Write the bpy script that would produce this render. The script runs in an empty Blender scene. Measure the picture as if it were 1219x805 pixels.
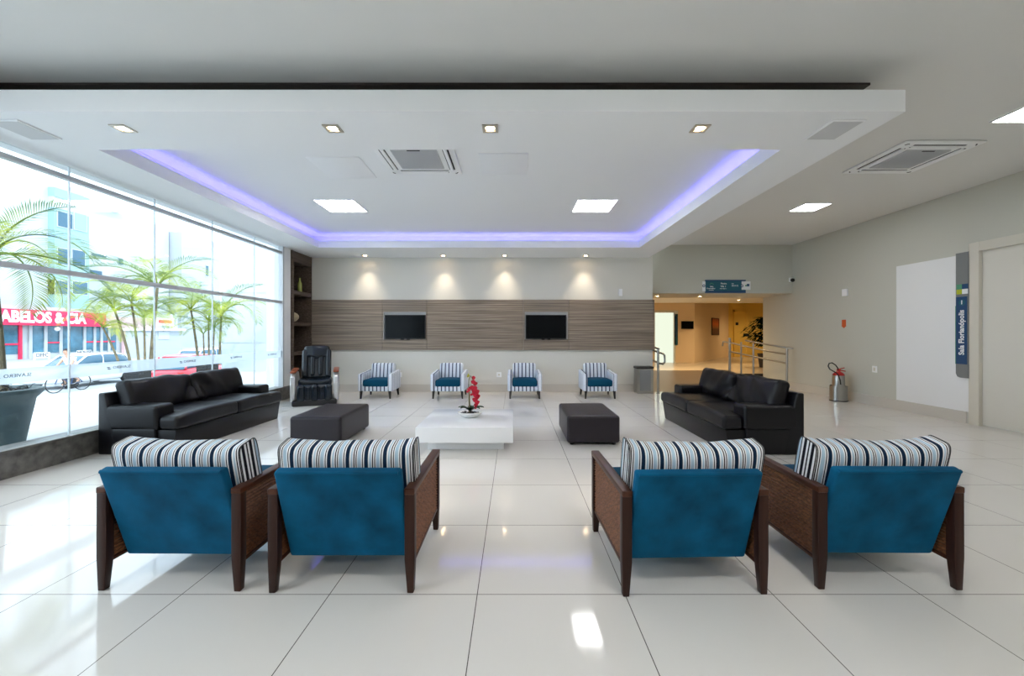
import bpy, bmesh, math, random
from mathutils import Vector, Matrix, noise
PI = math.pi
R = math.radians
random.seed(7)
C = bpy.context.scene.collection
F, VX, VY, H = 485.0, 612.0, 398.0, 1.3      # focal length in px, vanishing point, eye height

# ------------------------------------------------------------------ materials
def new_mat(name):
    m = bpy.data.materials.new(name); m.use_nodes = True
    nt = m.node_tree
    return m, nt, nt.nodes['Principled BSDF']

def M(name, col, rough=0.5, metal=0.0, spec=None, coat=0.0, sheen=0.0, emit=None, es=0.0, nz=0.0, nscale=8.0, bump=0.0, bscale=60.0):
    m, nt, p = new_mat(name)
    p.inputs['Base Color'].default_value = (*col, 1)
    p.inputs['Roughness'].default_value = rough
    p.inputs['Metallic'].default_value = metal
    if spec is not None: p.inputs['Specular IOR Level'].default_value = spec
    if coat: p.inputs['Coat Weight'].default_value = coat; p.inputs['Coat Roughness'].default_value = 0.08
    if sheen:
        p.inputs['Sheen Weight'].default_value = sheen
        p.inputs['Sheen Roughness'].default_value = 0.4
        p.inputs['Sheen Tint'].default_value = (*[min(1, c*3+.1) for c in col], 1)
    if emit is not None:
        p.inputs['Emission Color'].default_value = (*emit, 1); p.inputs['Emission Strength'].default_value = es
    tc = None
    if nz or bump:
        tc = nt.nodes.new('ShaderNodeTexCoord')
    if nz:
        n = nt.nodes.new('ShaderNodeTexNoise'); n.inputs['Scale'].default_value = nscale; n.inputs['Detail'].default_value = 4
        nt.links.new(tc.outputs['Object'], n.inputs['Vector'])
        r = nt.nodes.new('ShaderNodeValToRGB')
        r.color_ramp.elements[0].position = .3; r.color_ramp.elements[1].position = .7
        r.color_ramp.elements[0].color = (*[max(0, c*(1-nz)) for c in col], 1)
        r.color_ramp.elements[1].color = (*[min(1, c*(1+nz)) for c in col], 1)
        nt.links.new(n.outputs['Fac'], r.inputs['Fac']); nt.links.new(r.outputs['Color'], p.inputs['Base Color'])
    if bump:
        n2 = nt.nodes.new('ShaderNodeTexNoise'); n2.inputs['Scale'].default_value = bscale; n2.inputs['Detail'].default_value = 3
        nt.links.new(tc.outputs['Object'], n2.inputs['Vector'])
        b = nt.nodes.new('ShaderNodeBump'); b.inputs['Strength'].default_value = bump; b.inputs['Distance'].default_value = .01
        nt.links.new(n2.outputs['Fac'], b.inputs['Height']); nt.links.new(b.outputs['Normal'], p.inputs['Normal'])
    return m

def emis(name, col, s):
    m = bpy.data.materials.new(name); m.use_nodes = True
    nt = m.node_tree; nt.nodes.clear()
    e = nt.nodes.new('ShaderNodeEmission'); e.inputs[0].default_value = (*col, 1); e.inputs[1].default_value = s
    o = nt.nodes.new('ShaderNodeOutputMaterial'); nt.links.new(e.outputs[0], o.inputs[0])
    return m

def glass_mat(name, tint=(1, 1, 1), frost=0.0):
    m = bpy.data.materials.new(name); m.use_nodes = True
    nt = m.node_tree; nt.nodes.clear()
    o = nt.nodes.new('ShaderNodeOutputMaterial')
    t = nt.nodes.new('ShaderNodeBsdfTransparent'); t.inputs[0].default_value = (*tint, 1)
    g = nt.nodes.new('ShaderNodeBsdfGlossy'); g.inputs['Roughness'].default_value = 0.02
    ge = nt.nodes.new('ShaderNodeNewGeometry'); dt = nt.nodes.new('ShaderNodeVectorMath'); dt.operation = 'DOT_PRODUCT'
    nt.links.new(ge.outputs['Incoming'], dt.inputs[0]); nt.links.new(ge.outputs['Normal'], dt.inputs[1])
    ab = nt.nodes.new('ShaderNodeMath'); ab.operation = 'ABSOLUTE'; nt.links.new(dt.outputs['Value'], ab.inputs[0])
    iv = nt.nodes.new('ShaderNodeMath'); iv.operation = 'SUBTRACT'; iv.inputs[0].default_value = 1; nt.links.new(ab.outputs[0], iv.inputs[1])
    pw = nt.nodes.new('ShaderNodeMath'); pw.operation = 'POWER'; pw.inputs[1].default_value = 5; nt.links.new(iv.outputs[0], pw.inputs[0])
    fr = nt.nodes.new('ShaderNodeMath'); fr.operation = 'MULTIPLY_ADD'; fr.inputs[1].default_value = .96; fr.inputs[2].default_value = .04; nt.links.new(pw.outputs[0], fr.inputs[0])
    mx = nt.nodes.new('ShaderNodeMixShader')
    nt.links.new(fr.outputs[0], mx.inputs[0]); nt.links.new(t.outputs[0], mx.inputs[1]); nt.links.new(g.outputs[0], mx.inputs[2])
    last = mx
    if frost:
        d = nt.nodes.new('ShaderNodeBsdfTranslucent'); d.inputs[0].default_value = (.85, .9, .95, 1)
        d2 = nt.nodes.new('ShaderNodeBsdfDiffuse'); d2.inputs[0].default_value = (.8, .85, .9, 1)
        a = nt.nodes.new('ShaderNodeMixShader'); a.inputs[0].default_value = .35
        nt.links.new(d.outputs[0], a.inputs[1]); nt.links.new(d2.outputs[0], a.inputs[2])
        mx2 = nt.nodes.new('ShaderNodeMixShader'); mx2.inputs[0].default_value = frost
        nt.links.new(mx.outputs[0], mx2.inputs[1]); nt.links.new(a.outputs[0], mx2.inputs[2]); last = mx2
    nt.links.new(last.outputs[0], o.inputs[0])
    return m

def leaf_mat(name, c1, c2):
    m = bpy.data.materials.new(name); m.use_nodes = True
    nt = m.node_tree; nt.nodes.clear()
    o = nt.nodes.new('ShaderNodeOutputMaterial')
    tc = nt.nodes.new('ShaderNodeTexCoord'); n = nt.nodes.new('ShaderNodeTexNoise'); n.inputs['Scale'].default_value = 3
    nt.links.new(tc.outputs['Object'], n.inputs['Vector'])
    r = nt.nodes.new('ShaderNodeValToRGB'); r.color_ramp.elements[0].color = (*c1, 1); r.color_ramp.elements[1].color = (*c2, 1)
    r.color_ramp.elements[0].position = .35; r.color_ramp.elements[1].position = .65
    nt.links.new(n.outputs['Fac'], r.inputs[0])
    d = nt.nodes.new('ShaderNodeBsdfDiffuse'); t = nt.nodes.new('ShaderNodeBsdfTranslucent')
    nt.links.new(r.outputs[0], d.inputs[0]); nt.links.new(r.outputs[0], t.inputs[0])
    mx = nt.nodes.new('ShaderNodeMixShader'); mx.inputs[0].default_value = .45
    nt.links.new(d.outputs[0], mx.inputs[1]); nt.links.new(t.outputs[0], mx.inputs[2]); nt.links.new(mx.outputs[0], o.inputs[0])
    return m

def stripe_mat(name, axis, period, stops, rough=.8, off=0.0):
    """constant-step colour bands along one object axis"""
    m, nt, p = new_mat(name)
    p.inputs['Roughness'].default_value = rough
    p.inputs['Specular IOR Level'].default_value = .2
    tc = nt.nodes.new('ShaderNodeTexCoord'); s = nt.nodes.new('ShaderNodeSeparateXYZ')
    nt.links.new(tc.outputs['Object'], s.inputs[0])
    a = nt.nodes.new('ShaderNodeMath'); a.operation = 'MULTIPLY_ADD'; a.inputs[1].default_value = 1/period; a.inputs[2].default_value = off+50
    nt.links.new(s.outputs[axis], a.inputs[0])
    f = nt.nodes.new('ShaderNodeMath'); f.operation = 'FRACT'; nt.links.new(a.outputs[0], f.inputs[0])
    r = nt.nodes.new('ShaderNodeValToRGB'); r.color_ramp.interpolation = 'CONSTANT'
    els = r.color_ramp.elements
    for i, (pos, col) in enumerate(stops):
        e = els[i] if i < 2 else els.new(pos)
        e.position = pos; e.color = (*col, 1)
    nt.links.new(f.outputs[0], r.inputs[0]); nt.links.new(r.outputs[0], p.inputs['Base Color'])
    return m

def floor_mat():
    m, nt, p = new_mat('polished_tile')
    g = nt.nodes.new('ShaderNodeNewGeometry'); s = nt.nodes.new('ShaderNodeSeparateXYZ'); nt.links.new(g.outputs['Position'], s.inputs[0])
    T = .738
    outs = []
    for ax, off in ((0, .184), (1, -2.035)):
        a = nt.nodes.new('ShaderNodeMath'); a.operation = 'ADD'; a.inputs[1].default_value = off + T*40; nt.links.new(s.outputs[ax], a.inputs[0])
        b = nt.nodes.new('ShaderNodeMath'); b.operation = 'PINGPONG'; b.inputs[1].default_value = T/2; nt.links.new(a.outputs[0], b.inputs[0])
        outs.append(b)
    mn = nt.nodes.new('ShaderNodeMath'); mn.operation = 'MINIMUM'
    nt.links.new(outs[0].outputs[0], mn.inputs[0]); nt.links.new(outs[1].outputs[0], mn.inputs[1])
    lt = nt.nodes.new('ShaderNodeMath'); lt.operation = 'LESS_THAN'; lt.inputs[1].default_value = .0021; nt.links.new(mn.outputs[0], lt.inputs[0])
    n = nt.nodes.new('ShaderNodeTexNoise'); n.inputs['Scale'].default_value = 1.3; nt.links.new(g.outputs['Position'], n.inputs['Vector'])
    r = nt.nodes.new('ShaderNodeValToRGB'); r.color_ramp.elements[0].color = (.69, .67, .635, 1); r.color_ramp.elements[1].color = (.74, .72, .685, 1)
    nt.links.new(n.outputs[0], r.inputs[0])
    mx = nt.nodes.new('ShaderNodeMix'); mx.data_type = 'RGBA'
    nt.links.new(lt.outputs[0], mx.inputs['Factor']); nt.links.new(r.outputs[0], mx.inputs[6]); mx.inputs[7].default_value = (.10, .09, .085, 1)
    nt.links.new(mx.outputs[2], p.inputs['Base Color'])
    p.inputs['Roughness'].default_value = .07
    p.inputs['IOR'].default_value = 1.55
    return m

def wood_grain(name, c1, c2, c3, axis='x', scale=1.0, rough=.45):
    """streaks that run along one axis"""
    m, nt, p = new_mat(name)
    tc = nt.nodes.new('ShaderNodeTexCoord'); mp = nt.nodes.new('ShaderNodeMapping')
    v = {'x': (.6, 22, 45), 'y': (22, .6, 45), 'z': (22, 22, .8)}[axis]
    mp.inputs['Scale'].default_value = [q*scale for q in v]
    nt.links.new(tc.outputs['Object'], mp.inputs[0])
    n = nt.nodes.new('ShaderNodeTexNoise'); n.inputs['Scale'].default_value = 1.0; n.inputs['Detail'].default_value = 5; n.inputs['Roughness'].default_value = .6
    nt.links.new(mp.outputs[0], n.inputs['Vector'])
    r = nt.nodes.new('ShaderNodeValToRGB'); e = r.color_ramp.elements
    e[0].position = .32; e[0].color = (*c1, 1); e[1].position = .68; e[1].color = (*c3, 1)
    q = e.new(.5); q.color = (*c2, 1)
    nt.links.new(n.outputs[0], r.inputs[0]); nt.links.new(r.outputs[0], p.inputs['Base Color'])
    p.inputs['Roughness'].default_value = rough
    p.inputs['Specular IOR Level'].default_value = .28
    return m

navy, black, white, lblue, cream = (.003, .018, .05), (.006, .006, .012), (.82, .83, .84), (.42, .56, .68), (.78, .76, .72)
cush_stops = [(0, navy), (.20, white), (.28, lblue), (.36, white), (.42, black), (.48, white), (.54, black), (.59, white), (.64, lblue), (.82, white), (.88, black), (.93, white)]
end_stops = [(0, white), (.16, black), (.28, white), (.36, black), (.42, white), (.5, black), (.62, white), (.7, black), (.74, lblue)]
arm_stops = [(0, (.70, .75, .83)), (.36, (.008, .028, .085)), (.64, (.70, .75, .83)), (.80, (.45, .52, .66)), (.88, (.72, .77, .84))]
side_stops = [(0, (.66, .71, .80)), (.72, (.05, .10, .2)), (.82, (.66, .71, .80))]
MT = dict(
    floor=floor_mat(),
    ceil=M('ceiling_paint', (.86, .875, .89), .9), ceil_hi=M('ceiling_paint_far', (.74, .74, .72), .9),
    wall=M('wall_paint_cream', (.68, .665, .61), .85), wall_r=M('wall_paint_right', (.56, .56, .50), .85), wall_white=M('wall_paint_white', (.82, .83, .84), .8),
    wall_warm=M('wall_paint_peach', (.80, .62, .40), .85), wall_yellow=M('wall_paint_yellow', (.80, .55, .12), .85),
    base=M('baseboard_tile', (.60, .57, .52), .25), granite=M('grey_granite', (.13, .125, .115), .35, nz=.45, nscale=14),
    alu=M('window_aluminium', (.50, .52, .54), .45, .3), steel=M('brushed_steel', (.42, .41, .39), .28, 1.0),
    glass=glass_mat('window_glass', (.93, .97, .99)), frost=glass_mat('frosted_glass', (.93, .97, .99), .62),
    seam=M('glass_edge_seam', (.75, .85, .9), .3),
    letter=M('grey_lettering', (.08, .09, .11), .6),
    teal=M('teal_velvet', (.0005, .075, .160), .8, spec=.15, sheen=.18, nz=.35, nscale=5.5, bump=.25, bscale=9),
    stripe=stripe_mat('cushion_stripes', 0, .095, cush_stops), stripe_end=stripe_mat('cushion_end_stripes', 1, .17, end_stops, off=.45),
    stripe_arm=stripe_mat('armchair_stripes', 0, .0775, arm_stops, off=.1), stripe_side=stripe_mat('armchair_side_stripes', 1, .12, side_stops),
    teal_seat=M('teal_seat_fabric', (.002, .055, .11), .85, spec=.15, sheen=.1),
    wood=wood_grain('dark_walnut', (.016, .0045, .0025), (.026, .0075, .004), (.038, .012, .006), 'z', 1, .42),
    wood_rail=wood_grain('dark_walnut_rail', (.036, .010, .004), (.060, .018, .008), (.085, .027, .012), 'y', 1, .38),
    wicker=M('brown_wicker', (.19, .080, .036), .5, spec=.3, nz=.45, nscale=60),
    leather=M('black_leather', (.0035, .0035, .0055), .36, spec=.32, bump=.10, bscale=120),
    leather_out=M('dark_leather', (.0035, .0032, .005), .34, spec=.3, bump=.10, bscale=150),
    leather_brown=M('brown_black_leather', (.017, .013, .018), .38, spec=.35, bump=.12, bscale=150),
    massage=M('shiny_black_leather', (.002, .007, .014), .24, spec=.5),
    silver=M('silver_plastic', (.60, .60, .60), .35, .6), redwood=M('red_wood_trim', (.25, .06, .02), .3),
    lacquer=M('white_lacquer', (.84, .85, .87), .12),
    panel=wood_grain('greybrown_veneer', (.115, .088, .066), (.23, .185, .145), (.38, .315, .25), 'x', 1, .5),
    shelfwood=wood_grain('brown_veneer', (.06, .042, .032), (.10, .072, .056), (.16, .12, .095), 'y', 1, .5),
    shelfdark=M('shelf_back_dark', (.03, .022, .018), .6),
    darkleg=M('black_wood_leg', (.010, .008, .007), .35), black=M('black_plastic', (.008, .008, .009), .4), screen=M('screen_glass', (.002, .003, .004), .15, spec=.12),
    niche=M('niche_grey', (.45, .45, .44), .5), whiteplastic=M('white_plastic', (.87, .88, .89), .45), greygrille=M('grey_grille', (.50, .51, .53), .6), speaker=M('pale_grey_grille', (.62, .63, .64), .7),
    slot=M('dark_slot', (.015, .016, .02), .7), plate=M('grey_sign_plate', (.20, .21, .215), .45), signblue=M('sign_blue', (.010, .06, .16), .4), signteal=M('sign_teal', (.008, .10, .15), .4),
    signtext=M('sign_white', (.82, .84, .86), .5), lime=M('sign_lime', (.45, .50, .02), .5), green=M('sign_green', (.08, .30, .18), .5),
    red=M('red_paint', (.45, .015, .015), .35), orange=M('orange_sign', (.60, .10, .02), .5), doorpaint=M('door_paint', (.70, .68, .62), .5), frame=M('door_frame_paint', (.66, .63, .55), .5),
    rubber=M('black_rubber', (.008, .008, .008), .6), pot=M('grey_green_pot', (.07, .11, .115), .55, nz=.2, nscale=5), soil=M('dark_soil', (.012, .012, .012), .95, bump=.8, bscale=30),
    trunk=M('palm_trunk', (.16, .13, .075), .8, nz=.4, nscale=9), palm=leaf_mat('palm_leaf', (.22, .31, .05), (.60, .62, .12)), palm_dark=leaf_mat('palm_leaf_dark', (.11, .20, .08), (.38, .46, .11)),
    ficus=leaf_mat('ficus_leaf', (.002, .008, .003), (.008, .022, .008)), orchidleaf=M('orchid_leaf', (.012, .045, .012), .4), petal=M('orchid_petal', (.62, .005, .035), .5), bud=M('orchid_bud', (.40, .38, .03), .5), stem=M('orchid_stake', (.45, .33, .18), .6),
    bowl=M('white_ceramic', (.80, .80, .78), .12), pebble=M('dark_pebble', (.05, .05, .05), .5),
    led=emis('led_panel_white', (1, .99, .97), 13), spot=emis('halogen_bulb', (1, .72, .42), 30), cove=emis('cove_led_violet', (.17, .15, 1.0), 5), doorlit=emis('lit_door_glass', (.93, 1, .80), .42),
    ring=M('downlight_ring', (.55, .50, .42), .3, .5), pale=M('pale_building', (.38, .42, .46), .8), palew=M('white_building', (.44, .475, .50), .8), tealwall=M('teal_render', (.25, .40, .42), .8), wing=M('white_wall_tile', (.43, .48, .52), .4), winblue=M('far_window_glass', (.03, .10, .16), .15),
    shopglass=M('shop_glass', (.05, .15, .22), .15, nz=.5, nscale=.8), shopred=M('shop_sign_red', (.72, .01, .07), .5), pinkband=M('pale_pink_fascia', (.62, .42, .45), .7), road=M('road_paving', (.33, .36, .38), .9), terrace=M('terrace_paving', (.52, .53, .54), .85),  # road is one even blue-grey paving colour
    carwhite=M('car_white', (.80, .82, .84), .25, coat=.6), carred=M('car_red', (.58, .01, .03), .25, coat=.6), bike=M('bike_blue', (.02, .06, .16), .4), skin=M('skin', (.50, .30, .21), .6), shirt=M('pale_shirt', (.75, .66, .66), .8), shorts=M('blue_shorts', (.06, .12, .30), .8), hair=M('dark_hair', (.02, .02, .03), .8),
    art=None, bottle=M('yellow_green_glass', (.40, .42, .10), .2), shell=M('pale_shell', (.50, .42, .28), .4), brown=M('brown_ramp', (.13, .092, .062), .35), upper=M('upper_tile', (.55, .46, .34), .25), paper=M('white_board', (.8, .82, .84), .6),
)

# ------------------------------------------------------------------ mesh helpers
def build(name, bm, mats, parent=None, angle=38):
    bmesh.ops.recalc_face_normals(bm, faces=bm.faces[:])
    me = bpy.data.meshes.new(name); bm.to_mesh(me); bm.free()
    for p in me.polygons: p.use_smooth = True
    me.set_sharp_from_angle(angle=R(angle))
    if not isinstance(mats, (list, tuple)): mats = [mats]
    for m in mats: me.materials.append(m)
    o = bpy.data.objects.new(name, me); C.objects.link(o)
    if parent: o.parent = parent
    return o

def thing(name, label, cat, loc=(0, 0, 0), rz=0, group=None):
    o = bpy.data.objects.new(name, None); o.empty_display_size = .1; C.objects.link(o)
    o.location = loc; o.rotation_euler = (0, 0, rz); o['label'] = label; o['category'] = cat
    if group: o['group'] = group
    return o
def tag(o, label, cat, group=None, kind=None):
    o['label'] = label; o['category'] = cat
    if group: o['group'] = group
    if kind: o['kind'] = kind
    return o
def struct(o):
    o['kind'] = 'structure'; return o
def dup(root, loc, rz, label=None, group=None):
    r = root.copy(); C.objects.link(r); r.location = loc; r.rotation_euler = (0, 0, rz)
    if label: r['label'] = label
    if group: r['group'] = group
    for ch in list(root.children):
        c = ch.copy(); C.objects.link(c); c.parent = r
        for g in ch.children:
            d = g.copy(); C.objects.link(d); d.parent = c
    return r

def BM(): return bmesh.new()

def rbox(bm, c, s, r=0.01, k=2, m=1, disp=None, mi=None, mat4=None):
    """box of full size s about c with rounded edges; m splits of each face's middle, disp(p, c, s) moves points; mi(normal) picks a material slot"""
    h = [q/2 for q in s]; r = min(r, min(h)*.999)
    if isinstance(m, int): m = (m, m, m)
    ax = []
    for i in range(3):
        inn = h[i]-r
        e = [inn + r*math.tan(R(45*j/k)) for j in range(1, k+1)] if r > 0 else []
        mid = [-inn + 2*inn*j/m[i] for j in range(m[i]+1)]
        ax.append([-q for q in reversed(e)] + mid + e)
    cache = {}
    def vert(p):
        key = tuple(round(q, 6) for q in p)
        if key in cache: return cache[key]
        q = Vector([max(-(h[i]-r), min(h[i]-r, p[i])) for i in range(3)])
        d = Vector(p)-q
        if d.length > 1e-9 and r > 0: q = q + d.normalized()*r
        q = q + Vector(c)
        if disp: q = disp(q)
        if mat4: q = mat4 @ q
        v = bm.verts.new(q); cache[key] = v
        return v
    for i in range(3):
        a, b = (i+1) % 3, (i+2) % 3
        for sg in (-1, 1):
            for u in range(len(ax[a])-1):
                for w in range(len(ax[b])-1):
                    ps = []
                    for (du, dw) in ((0, 0), (1, 0), (1, 1), (0, 1)):
                        p = [0, 0, 0]; p[i] = sg*h[i]; p[a] = ax[a][u+du]; p[b] = ax[b][w+dw]; ps.append(vert(p))
                    if len(set(ps)) < 3: continue
                    try: f = bm.faces.new(ps)
                    except ValueError: continue
                    if mi: f.material_index = mi(i, sg)

def box(bm, x0, x1, y0, y1, z0, z1, bev=0.0, mi=None):
    rbox(bm, ((x0+x1)/2, (y0+y1)/2, (z0+z1)/2), (abs(x1-x0), abs(y1-y0), abs(z1-z0)), bev, 2 if bev else 0, 1, mi=mi)

def tube(bm, pts, rad, seg=10, closed=False, caps=True):
    pts = [Vector(p) for p in pts]; n = len(pts)
    rads = rad if isinstance(rad, (list, tuple)) else [rad]*n
    rings = []; prev = None
    for i, p in enumerate(pts):
        if closed: t = pts[(i+1) % n]-pts[i-1]
        else: t = (pts[min(i+1, n-1)]-pts[max(i-1, 0)])
        t.normalize()
        if prev is None:
            a = Vector((0, 0, 1)) if abs(t.z) < .9 else Vector((1, 0, 0))
            u = t.cross(a).normalized()
        else:
            u = (prev - t*prev.dot(t)).normalized()
        prev = u; w = t.cross(u)
        rings.append([bm.verts.new(p + (u*math.cos(2*PI*j/seg) + w*math.sin(2*PI*j/seg))*rads[i]) for j in range(seg)])
    m = n if closed else n-1
    for i in range(m):
        a, b = rings[i], rings[(i+1) % n]
        for j in range(seg): bm.faces.new((a[j], a[(j+1) % seg], b[(j+1) % seg], b[j]))
    if caps and not closed:
        bm.faces.new(rings[0][::-1]); bm.faces.new(rings[-1])

def lathe(bm, prof, c=(0, 0, 0), seg=28, sx=1, sy=1):
    rings = []
    for (r, z) in prof:
        if r < 1e-6: rings.append([bm.verts.new((c[0], c[1], c[2]+z))])
        else: rings.append([bm.verts.new((c[0]+sx*r*math.cos(2*PI*j/seg), c[1]+sy*r*math.sin(2*PI*j/seg), c[2]+z)) for j in range(seg)])
    for a, b in zip(rings, rings[1:]):
        for j in range(seg):
            q = [a[j % len(a)], a[(j+1) % len(a)], b[(j+1) % len(b)], b[j % len(b)]]
            u = list(dict.fromkeys(q))
            if len(u) >= 3:
                try: bm.faces.new(u)
                except ValueError: pass
    if len(rings[0]) > 1: bm.faces.new(rings[0][::-1])
    if len(rings[-1]) > 1: bm.faces.new(rings[-1])

def prism(bm, pts, axis, a, b):
    """outline pts (2-d) extruded along an axis from a to b"""
    def P(p, q):
        return {0: (q, p[0], p[1]), 1: (p[0], q, p[1]), 2: (p[0], p[1], q)}[axis]
    va = [bm.verts.new(P(p, a)) for p in pts]; vb = [bm.verts.new(P(p, b)) for p in pts]
    n = len(pts)
    bm.faces.new(va); bm.faces.new(vb[::-1])
    for i in range(n): bm.faces.new((va[i], vb[i], vb[(i+1) % n], va[(i+1) % n]))

def taper(bm, c0, s0, c1, s1, bev=0):
    """four-sided post: rectangle s0 about c0 to rectangle s1 about c1"""
    v = []
    for c, s in ((c0, s0), (c1, s1)):
        v.append([bm.verts.new((c[0]+dx*s[0]/2, c[1]+dy*s[1]/2, c[2])) for dx, dy in ((-1, -1), (1, -1), (1, 1), (-1, 1))])
    bm.faces.new(v[0][::-1]); bm.faces.new(v[1])
    for i in range(4): bm.faces.new((v[0][i], v[0][(i+1) % 4], v[1][(i+1) % 4], v[1][i]))

def bevel_all(bm, w, seg=2):
    bmesh.ops.remove_doubles(bm, verts=bm.verts[:], dist=1e-5)
    bmesh.ops.bevel(bm, geom=bm.edges[:], offset=w, segments=seg, affect='EDGES', profile=.5, clamp_overlap=True)

def quick(name, boxes, mat, parent=None, bev=0.0):
    bm = BM()
    for b in boxes: box(bm, *b, bev)
    return build(name, bm, mat, parent)

def text(name, body, size, mat, parent, loc, rot, ext=.002, off=0.0, align='CENTER', sx=1.0, fit=0):
    cu = bpy.data.curves.new(name, 'FONT'); cu.body = body; cu.size = size; cu.extrude = ext; cu.offset = off
    cu.align_x = align; cu.align_y = 'CENTER'; cu.resolution_u = 3
    cu.materials.append(mat)
    tmp = bpy.data.objects.new(name, cu)
    C.objects.link(tmp); dg = bpy.context.evaluated_depsgraph_get()
    me = bpy.data.meshes.new_from_object(tmp.evaluated_get(dg)); bpy.data.objects.remove(tmp); bpy.data.curves.remove(cu)
    me.name = name
    if not me.materials: me.materials.append(mat)
    if fit:
        xs = [v.co.x for v in me.vertices]; sx = fit/(max(xs)-min(xs))
    o = bpy.data.objects.new(name, me); C.objects.link(o)
    if parent: o.parent = parent
    o.location = loc; o.rotation_euler = rot; o.scale = (sx, 1, 1)
    return o

# ------------------------------------------------------------------ the room
XL, XR, YB, YF = -4.6, 6.6, 9.2, -5.0
ZP, ZT, ZC = 3.03, 3.30, 3.42          # dropped panel underside, tray ceiling, high ceiling
struct(quick('floor', [(XL-.12, XR+.1, YF, 9.2, -.12, 0), (3.13, XR+.1, 9.2, 10.9, -.12, 0)], MT['floor']))
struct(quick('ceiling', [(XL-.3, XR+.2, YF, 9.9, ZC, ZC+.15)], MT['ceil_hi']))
struct(quick('ceiling_gap_shade', [(XL, 3.0, 3.43, YB, ZC-.02, ZC-.001)], MT['shelfdark']))  # dark sheet standing in for the shade in the gap above the panel
PY0, PX1 = 3.165, 3.04                 # front and right edge of dropped panel
TX0, TX1, TY0, TY1 = -3.90, 2.50, 3.82, 8.13   # tray opening
bm = BM()
t = .025
box(bm, XL, TX0, PY0, YB, ZP, ZP+t); box(bm, TX1, PX1, PY0, YB, ZP, ZP+t)
box(bm, TX0, TX1, PY0, TY0, ZP, ZP+t); box(bm, TX0, TX1, TY1, YB, ZP, ZP+t)
LH = .145
box(bm, TX0-.02, TX0, TY0-.02, TY1+.02, ZP+t, ZP+LH); box(bm, TX1, TX1+.02, TY0-.02, TY1+.02, ZP+t, ZP+LH)
box(bm, TX0, TX1, TY0-.02, TY0, ZP+t, ZP+LH); box(bm, TX0, TX1, TY1, TY1+.02, ZP+t, ZP+LH)
box(bm, XL, PX1, PY0, PY0+.02, ZP+t, ZP+.17); box(bm, PX1-.02, PX1, PY0+.02, YB, ZP+t, ZP+.17)     # outer fascia, open gap above
struct(build('ceiling_dropped', bm, MT['ceil']))
bm = BM()
box(bm, TX0-.21, TX1+.21, TY0-.21, TY1+.21, ZT, ZT+.02)
box(bm, TX0-.21, TX0-.19, TY0-.21, TY1+.21, ZP+t, ZT); box(bm, TX1+.19, TX1+.21, TY0-.21, TY1+.21, ZP+t, ZT)
box(bm, TX0-.19, TX1+.19, TY0-.21, TY0-.19, ZP+t, ZT); box(bm, TX0-.19, TX1+.19, TY1+.19, TY1+.21, ZP+t, ZT)
struct(build('ceiling_tray', bm, MT['ceil']))
# back wall, header over the passage, right wall with its door gap
struct(quick('wall_back', [(XL-.4, 3.13, YB, YB+.2, 0, ZC)], MT['wall']))
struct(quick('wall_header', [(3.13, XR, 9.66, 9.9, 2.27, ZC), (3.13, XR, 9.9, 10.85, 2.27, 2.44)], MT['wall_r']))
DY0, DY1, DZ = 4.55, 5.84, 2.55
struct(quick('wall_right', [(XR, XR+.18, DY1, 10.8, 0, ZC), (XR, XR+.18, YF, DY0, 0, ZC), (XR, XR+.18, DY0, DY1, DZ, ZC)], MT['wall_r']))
struct(quick('wall_front', [(XL-.3, XR+.2, YF-.2, YF, 0, ZC)], MT['wall']))
struct(quick('wall_left', [(XL-.15, XL+.04, 8.06, 8.31, .25, ZC), (XL-.15, XL, YF, -1.0, 0, ZC), (XL-.15, XL, -1.0, 8.06, 3.03, ZC), (XL-.45, XL-.40, 8.31, 9.2, 0, ZC), (XL-.40, XL-.15, 8.31, 8.33, 0, ZC)], MT['wall_white']))
struct(quick('baseboard_back', [(XL+.1, 3.13, YB-.018, YB, 0, .17)], MT['base']))
struct(quick('baseboard_right', [(XR-.018, XR, DY1+.10, 10.78, 0, .17), (XR-.018, XR, YF, DY0-.1, 0, .17)], MT['base']))
struct(quick('trim_1', [(XL-.12, XL+.045, -1.0, 8.31, 0, .24), (XL-.16, XL+.075, -1.0, 8.31, .24, .262)], MT['granite'], None, .003))
# white repainted patch beside the door
struct(quick('trim_2', [(XR-.004, XR, 5.90, 7.03, .17, 2.47)], MT['wall_white']))
struct(quick('door_light_block', [(XR+.19, XR+.25, DY0-.3, DY1+.3, -.12, ZC)], MT['wall']))  # unseen slab added to block light leaking in under the door
d = struct(bpy.data.objects.new('door_1', None)); C.objects.link(d)
quick('door_leaf', [(XR+.03, XR+.07, DY0+.07, DY1-.07, .01, DZ-.07)], MT['doorpaint'], d, .004)
quick('door_frame', [(XR-.02, XR+.10, DY1-.07, DY1+.06, 0, DZ+.06), (XR-.02, XR+.10, DY0-.06, DY0+.07, 0, DZ+.06), (XR-.02, XR+.10, DY0+.07, DY1-.07, DZ-.07, DZ+.06)], MT['frame'], d, .004)

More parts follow.
